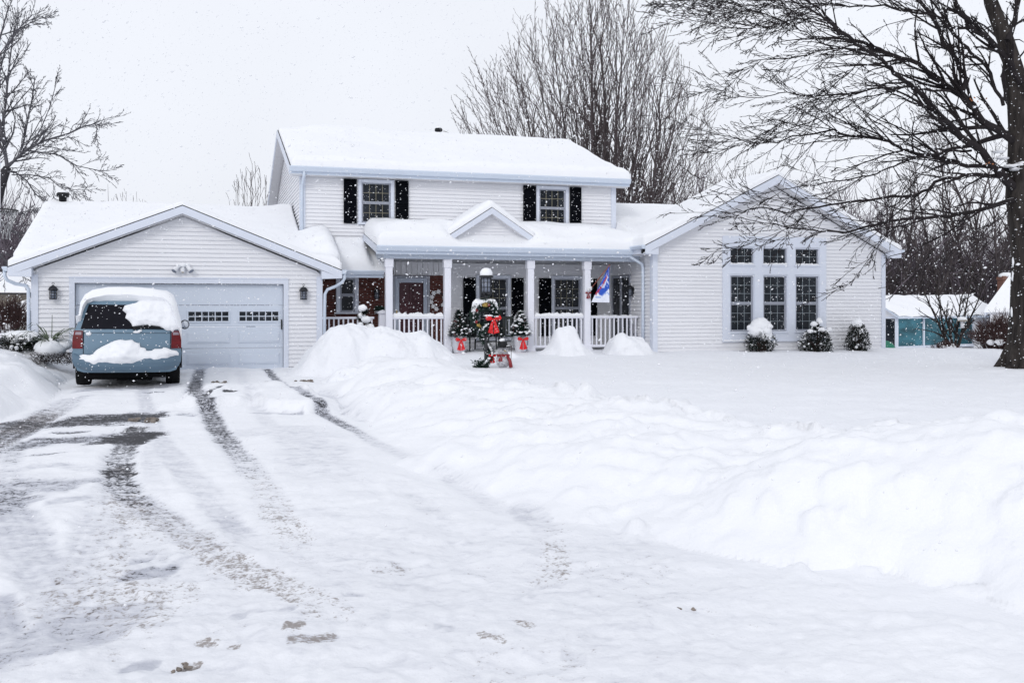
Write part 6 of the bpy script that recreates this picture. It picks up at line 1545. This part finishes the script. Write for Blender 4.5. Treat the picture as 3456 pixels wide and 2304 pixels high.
# ---- woods ------------------------------------------------------------
def woods(name, regs, seed, rmin=.018):
    g = random.Random(seed); mb = MB()
    for (x0, x1, v0, v1, top, n, zb) in regs:
        for i in range(n):
            v = g.uniform(v0, v1); x = g.uniform(x0, x1); tz = px(x, top, v).z * (1 + 0) ; hh = max(1.0, (tz - zb) * (1 - .75 * g.random() ** 1.6) * (1 + .18*math.sin(x*.021 + seed) + .10*math.sin(x*.07)))
            p = Vector((ux(x, v), v, zb)); a = Vector((g.gauss(0, .28), g.gauss(0, .2), 1)).normalized(); k = 3
            pts = [p]
            for j in range(k): a = (a + Vector((g.gauss(0, .16), g.gauss(0, .1), 0))).normalized(); pts.append(pts[-1] + a*hh/k)
            r0 = g.uniform(.02, .07) if g.random() < .8 else g.uniform(.07, .15)
            mb.tube(pts, [r0, r0*.75, r0*.5, rmin*.7], 3, False)
            for q in range(5):
                j = g.randint(1, k - 1); b = pts[j].lerp(pts[j+1], g.random()); dd = (a + Vector((g.gauss(0, .7), g.gauss(0, .4), g.gauss(.1, .4)))).normalized(); l2 = hh*g.uniform(.12, .35)
                mb.tube([b, b + dd*l2*.5, b + dd*l2 + Vector((0, 0, l2*.1))], [r0*.4 + .005, rmin, rmin*.5], 3, False)
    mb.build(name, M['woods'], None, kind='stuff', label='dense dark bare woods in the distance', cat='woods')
woods('woods', [(2900, 3700, 74, 96, 800, 2300, -1.2), (2900, 3700, 70, 84, 900, 1300, -1.2), (2080, 2950, 66, 84, 650, 700, 0), (-500, 190, 66, 88, 720, 2300, 0), (-500, 190, 60, 76, 830, 1500, 0), (180, 900, 80, 95, 840, 300, 0)], 9)
# ---- bushes -------------------------------------------------------------
def stick_bush(u, v, z, w_, h_, n, label, seed, snow=12, mt='bush_twig', name='bare_bush', rmin=.006):
    r = empty(name, (u, v, z), 0, label, 'bush'); g = random.Random(seed); mb, ms = MB(), MB()
    for i in range(n):
        a = g.uniform(0, 6.28); q = g.random() ** .6; b = Vector((.3*w_*q*math.cos(a)*.5, .3*w_*q*math.sin(a)*.5, 0)); t_ = Vector((w_*.5*q*math.cos(a), w_*.5*q*math.sin(a), h_*(1 - .45*q*q)*g.uniform(.8, 1.08)))
        m_ = b.lerp(t_, .5) + Vector((g.gauss(0, .05), g.gauss(0, .05), .1*h_)); mb.tube([b, m_, t_], [.014, rmin + .002, rmin*.7], 3, False)
        for k in range(6):
            c_ = m_.lerp(t_, g.random()*.9); e = (t_ - m_).normalized() + Vector((g.gauss(0, .5), g.gauss(0, .5), g.gauss(.2, .3))); mb.tube([c_, c_ + e*h_*.16], [rmin, rmin*.6], 3, False)
    for i in range(snow):
        a = g.uniform(3.2, 6.2); q = g.uniform(.2, .85); ms.blob((w_*.5*q*math.cos(a), w_*.5*q*math.sin(a), h_*g.uniform(.25, .85)*(1 - .4*q*q)), (g.uniform(.05, .15), g.uniform(.05, .12), g.uniform(.04, .10)), .3, 8, 6, g)
    mb.build('twigs', M[mt], r)
    if snow: ms.build('snow_cap', M['roof_snow'], r, True)
    return r
stick_bush(ux(3380, 30), 30, -.1, 1.9, 1.35, 300, 'large reddish brown twiggy bush beside the big trunk', 4, 14)
stick_bush(ux(40, 28), 28, .35, 1.7, 1.35, 230, 'brown twiggy bush with snow tufts at the left edge behind the garage corner', 5, 12)
stick_bush(ux(3000, 36), 36, -.75, .75, .55, 120, 'small dead bush with a snow hat by the sunroom corner', 6, 8)
b_ = small_tree('multi_trunk_shrub_tree', 3220, 900, 1190, 33, 'small bare multi-trunked tree with a bird feeder before the sunroom', 12, 'bark', .055, .40, 6, .007, zb=-.15, dens=9, kids=(9, 6, 4), kl=(.18, .36), trop=-.01)
stick_bush(ux(3190, 32.6), 32.6, -.15, .9, .6, 90, 'leafless thorny shrub round the foot of the bird feeder tree', 7, 10)
bf = empty('bird_feeder', px(3247, 1082, 32.5), 0, 'snow-capped bird feeder hanging in the small bare tree', 'bird feeder')
mb = MB(); mb.lathe([(.001, .10), (.10, .06), (.17, .0), (.165, -.02), (.02, -.02)], 14); mb.build('roof', M['tanwall'], bf, True)
mb = MB(); mb.lathe([(.05, -.22), (.05, -.02)], 10); mb.lathe([(.07, -.235), (.07, -.22)], 10); mb.build('seed_tube', M['white'], bf, True)
mb = MB(); mb.blob((0, 0, .05), (.16, .16, .08), .1, 12, 8); mb.build('snow_cap', M['roof_snow'], bf, True)
mb = MB(); mb.tube([(0, 0, .08), (.0, 0, .40)], .006, 4); mb.build('hanger', M['iron'], bf)
# evergreen groundcover and the spiky plant at the garage corner
u, v = gnd(65, 1180, .45); shrub(ux(70, 23), 23.0, .55, 1.0, .36, 'low evergreen shrub buried under the snow dome by the garage corner', 15, nl=2200, caps=[((0, .1, .34), (.45, .35, .14))], dust=34, name='low_shrub', profile=lambda t_: 1.0, L=.07)
yk = empty('strappy_plant', (ux(172, 22.2), 22.2, .42), TH, 'strap-leaved plant with long green blades under a snow lump, beside the van', 'plant'); g = random.Random(2)
mb = MB()
for i in range(40):
    a = g.uniform(0, 6.28); L = g.uniform(.60, 1.0); up = g.uniform(.45, 1.25); P = []; w_ = .022
    for k in range(6):
        t_ = k/5; P.append(Vector((math.cos(a)*L*t_*.9, math.sin(a)*L*t_*.7 - .15, .36 + up*L*t_*.75 - .55*L*t_*t_*t_)))
    s_ = Vector((-math.sin(a), math.cos(a), 0)); vs = [];
    for k, q in enumerate(P): ww = w_*(1 - .85*k/5); vs += [q - s_*ww, q + s_*ww + Vector((0, 0, .006))]
    mb.add(vs, [(2*k, 2*k+1, 2*k+3, 2*k+2) for k in range(5)])
mb.tube([(0, 0, .2), (.02, 0, .6), (.025, 0, .98)], [.015, .010, .006], 5); mb.build('blades', M['grassleaf'], yk)
mb = MB(); mb.blob((0, -.02, .24), (.33, .30, .22), .09, 18, 12, g); mb.blob((.25, 0, .32), (.2, .18, .13), .1, 14, 9, g); mb.build('snow_cap', M['roof_snow'], yk, True)
mb = MB()
for i in range(2600):
    a = g.uniform(0, 6.28); q = math.sqrt(g.random()); mb.leaf((.05 + .48*q*math.cos(a), -.05 + .40*q*math.sin(a), g.uniform(-.05, .20) - .08*q), (g.gauss(0, 1), g.gauss(0, 1), .6), (g.random(), 0, g.random()), .035, .022)
mb.build('seed_heads', M['sedum'], yk)

# ------------------------------------------------------------------ neighbours
nb = empty('neighbour_house', (ux(20, 48), 48, 0), 0, 'tan neighbouring house with snow on its roofs, at the left edge behind the bushes', 'house'); o = nb.location
P = lambda x, y, v: px(x, y, v) - o
mb = MB(); mb.prism([P(-400, 985, 48), P(135, 985, 48), P(135, 1200, 48), P(-400, 1200, 48)], (0, 6, 0)); mb.build('wall', M['tanwall'], nb)
mb = MB(); q = [P(-420, 984, 47.4), P(150, 988, 47.4), P(140, 965, 51.5), P(60, 942, 51.5), P(-420, 905, 51.5)]; mb.prism(q, (0, .1, .30)); mb.build('roof_snow', M['roof_snow'], nb)
mb = MB(); mb.prism([P(-420, 990, 47.4), P(150, 994, 47.4), P(150, 990, 47.4), P(-420, 986, 47.4)], (0, .1, 0)); mb.build('fascia', M['shingle'], nb)
mb = MB(); q = [P(-420, 1215, 43.5), P(200, 1215, 43.5), P(170, 985, 46.2), P(60, 1020, 46.0), P(-10, 1048, 45.8), P(-420, 1150, 45.0)]; mb.prism(q, (0, .4, .05)); mb.build('porch_roof_snow', M['roof_snow'], nb)
sr = empty('sunroom_house', (ux(3150, 60), 60, -1.0), 0, 'neighbouring house with a teal-glazed sunroom, snowy roof and brick chimney', 'house'); o = sr.location
FL, FR = Vector((ux(3027, 57), 57, 0)), Vector((ux(3345, 62), 62, 0)); ex = (FR - FL); LEN = ex.length; ex.normalize(); ey = Vector((-ex.y, ex.x, 0))
def Sx(a, b, z): return FL + ex*a + ey*b + Vector((0, 0, z)) - o
ZB, ZE, ZR = -.95, .93, 2.02
def sbox(mb, a0, a1, b0, b1, z0, z1):
    mb.prism([Sx(a0, b0, z0), Sx(a1, b0, z0), Sx(a1, b1, z0), Sx(a0, b1, z0)], (0, 0, z1 - z0))
GLN = LEN * .80
mb = MB(); sbox(mb, 0, .14, 0, .14, ZB, ZE); 
for a in (GLN*.34, GLN*.69, GLN): sbox(mb, a - .06, a + .06, -.01, .1, ZB, ZE)
sbox(mb, .14, GLN - .06, .0, .12, ZE - .14, ZE); sbox(mb, .14, GLN - .06, .0, .12, ZB, ZB + .16)
for b in (1.1, 1.7, 3.0): sbox(mb, 0, .12, b, b + .14, ZB, ZE)
sbox(mb, 0, .12, .14, 3.14, ZE - .14, ZE); mb.build('sunroom_frame', M['trim'], sr)
for k in range(3):
    a0, a1 = (.14, GLN*.34 - .06) if k == 0 else ((GLN*.34 + .06, GLN*.69 - .06) if k == 1 else (GLN*.69 + .06, GLN - .06))
    mb = MB(); mb.prism([Sx(a0, .06 , ZB + .16), Sx(a1, .06, ZB + .16), Sx(a1, .06, ZE - .14), Sx(a0, .06, ZE - .14)], ey * .02); mb.build('glass_panel', M['teal'], sr)
mb = MB(); sbox(mb, .04, .06, .14, 3.0, ZB, ZE - .14); mb.build('side_glass', M['glass'], sr)
mb = MB(); sbox(mb, GLN + .06, LEN + 2, .02, 3.2, ZB - .3, ZE + .1); mb.prism([Sx(.0, 0, ZE), Sx(.0, 3.2, ZE), Sx(.0, 1.6, ZR - .1)], ex * .05); mb.build('wall', M['siding'], sr)
mb = MB(); mb.prism([Sx(-.3, -.35, ZE - .02), Sx(-.3, 1.6, ZR), Sx(-.3, 3.5, ZE - .02), Sx(-.3, 3.5, ZE - .12), Sx(-.3, 1.6, ZR - .1), Sx(-.3, -.35, ZE - .12)], ex * (LEN + .6)); mb.build('roof', M['gutter'], sr)
mb = MB(); n1, n2 = 40, 12; b0 = 0
for i in range(n1 + 1):
    for j in range(n2 + 1):
        a = -.28 + (LEN + .7) * i / n1; t_ = j / n2; bb = -.36 + 2.2 * t_; zz = ZE + (ZR - ZE) * min(1, t_ * 1.12) + .14 * math.sqrt(min(1, t_*8, i*.4 + .0)) + .03*math.sin(i*.9 + j) + (.18 * max(0, i/n1 - .55)); mb.v.append(tuple(Sx(a, bb, zz)))
mb.f = [(i*(n2+1)+j, (i+1)*(n2+1)+j, (i+1)*(n2+1)+j+1, i*(n2+1)+j+1) for i in range(n1) for j in range(n2)]; mb.build('roof_snow', M['roof_snow'], sr, True)
mb = MB(); a = LEN*.84; mb.tube([Sx(a, .9, 1.5), Sx(a, .9, 2.0)], .07, 10); mb.build('vent_pipe', M['shingle'], sr)
G0, G1 = px(3342, 1049, 60) - o, px(3424, 938, 63.8) - o; G2 = Vector((2*G1.x - G0.x, 2*G1.y - G0.y, G0.z)); dn = Vector((0, 0, 1)); zb_ = -.3
mb = MB(); mb.prism([Vector((G0.x, G0.y, zb_)), G0, G1, G2, Vector((G2.x, G2.y, zb_))], (6, .4, 0)); mb.build('gable_wall', M['siding'], sr)
e_ = (G1 - G0).normalized()*.35; r_ = Vector((-.25, 0, 0))
mb = MB(); mb.prism([G0 - e_ + r_ + dn*.02, G1 + r_ + dn*.02, G1 + r_ - dn*.20, G0 - e_ + r_ - dn*.20], (.06, 0, 0)); mb.build('rake_board', M['trim'], sr)
mb = MB(); mb.prism([G0 - e_ + r_ + dn*.03, G1 + r_ + dn*.03, G2 + r_, G2 + r_ + dn*.2, G1 + r_ + dn*.26, G0 - e_*.9 + r_ + dn*.22], (6.5, .4, 0)); mb.build('gable_roof_snow', M['roof_snow'], sr)
ch = px(3397, 960, 66) - o; mb = MB(); mb.box(ch.x - .42, ch.x + .42, ch.y - .4, ch.y + .4, 1.5, ch.z + .55 + 0); mb.box(ch.x - .47, ch.x + .47, ch.y - .45, ch.y + .45, ch.z + .33, ch.z + .50); c_ = mb.build('chimney', M['chimney'], sr)
mb = MB(); mb.blob((ch.x, ch.y, ch.z + .58), (.50, .48, .22), .05, 14, 9); mb.build('chimney_snow', M['roof_snow'], sr, True)
gt = empty('green_tank', (ux(2990, 50), 50, -.9), 0, 'green rounded garden tarp showing behind the wing corner', 'tarp'); mb = MB(); mb.blob((0, 0, .25), (.45, .5, .45), .05, 14, 9); mb.build('cover', mat('tarp_green', (.01, .16, .10), .6, var=.2), gt, True)
# basketball hoop by the left edge
hb_ = empty('basketball_hoop', (-8.25, 14.7, 0), 0, 'black basketball hoop rim with a frayed net at the left edge', 'basketball hoop')
mb = MB(); c0 = Vector((.70, 0, 3.03)); mb.tube([c0 + Vector((.23*math.cos(a), .23*math.sin(a), 0)) for a in np.linspace(0, 6.2832, 25)], .012, 6); mb.tube([c0 + Vector((-.23, 0, 0)), (.28, 0, 3.03)], .02, 6); mb.build('rim', M['hoop'], hb_, True)
mb = MB()
for k in range(14):
    for s_ in (1, -1):
        mb.tube([c0 + Vector((r_*math.cos(6.2832*(k + s_*t_*2.2)/14), r_*math.sin(6.2832*(k + s_*t_*2.2)/14), -.42*t_)) for t_, r_ in ((0, .22), (.25, .19), (.5, .15), (.75, .125), (1, .13))], .0035, 3)
mb.build('net', M['net'], hb_)
mb = MB(); mb.bbox(.18, .24, -.9, .9, 2.85, 3.95, .01); mb.build('backboard', M['white'], hb_)
mb = MB(); mb.tube([(0, 0, -.1), (0, 0, 3.2), (.18, 0, 3.4)], .06, 10); mb.build('pole', M['hoop'], hb_, True)

# ------------------------------------------------------------------ falling snow
def flakes(n, seed):
    r = np.random.RandomState(seed)
    vmin, vmax = 3.4, 25.0
    v = (vmin**3 + (vmax**3 - vmin**3) * r.rand(n)) ** (1/3.0); s = r.uniform(-.75, .75, n); u = s * v; lo, hi = H - .44*v, H + .36*v
    z = lo + (hi - lo) * r.rand(n); keep = (z > .5) & (v + .0*u < 24.2 + np.maximum(0, u)*.12 - np.maximum(0, -u)*.0)
    u, v, z = u[keep], v[keep], z[keep]; m = len(u)
    R = .0034 + .0045 * r.rand(m) ** 2.0; R = np.where(v < 6, R * .8, R)
    d = r.normal(0, 1, (m, 3)); d[:, 0] += 1.6; d[:, 2] += .8; d /= np.linalg.norm(d, axis=1)[:, None]
    e = np.cross(d, np.array([0, 1, 0.1])); e /= np.linalg.norm(e, axis=1)[:, None]; f_ = np.cross(d, e); st = 1.25 + .8 * r.rand(m)
    c = np.stack([u, v, z], -1); V = np.empty((m, 6, 3)); Rr = R[:, None]
    V[:, 0] = c + d*Rr*st[:, None]; V[:, 1] = c - d*Rr*st[:, None]; V[:, 2] = c + e*Rr; V[:, 3] = c - e*Rr; V[:, 4] = c + f_*Rr; V[:, 5] = c - f_*Rr
    b = np.arange(m)[:, None, None] * 6; T = np.array([[0,2,4],[0,4,3],[0,3,5],[0,5,2],[1,4,2],[1,3,4],[1,5,3],[1,2,5]])[None]
    mb = MB(); mb.v = V.reshape(-1, 3); mb.f = (T + b).reshape(-1, 3)
    mb.build('falling_snow', M['roof_snow'], None, True, kind='stuff', label='snowflakes drifting through the air', cat='snow')
flakes(75000, 4)

# ------------------------------------------------------------------ the air, thick with fine snow
HAZE = 0
if HAZE:
    mb = MB(); mb.box(-420, 420, -60, 420, -4, 40); hz = mb.build('haze', M['snow'], None, kind='stuff', label='pale snowy air between the houses and the woods', cat='haze')
    m = bpy.data.materials.new('snowy_air'); m.use_nodes = True; t = m.node_tree; t.nodes.remove(t.nodes['Principled BSDF'])
    pv = t.nodes.new('ShaderNodeVolumePrincipled'); pv.inputs['Density'].default_value = HAZE; pv.inputs['Color'].default_value = (.97, .975, 1, 1); pv.inputs['Anisotropy'].default_value = .2
    t.links.new(pv.outputs[0], t.nodes['Material Output'].inputs['Volume']); hz.data.materials[0] = m
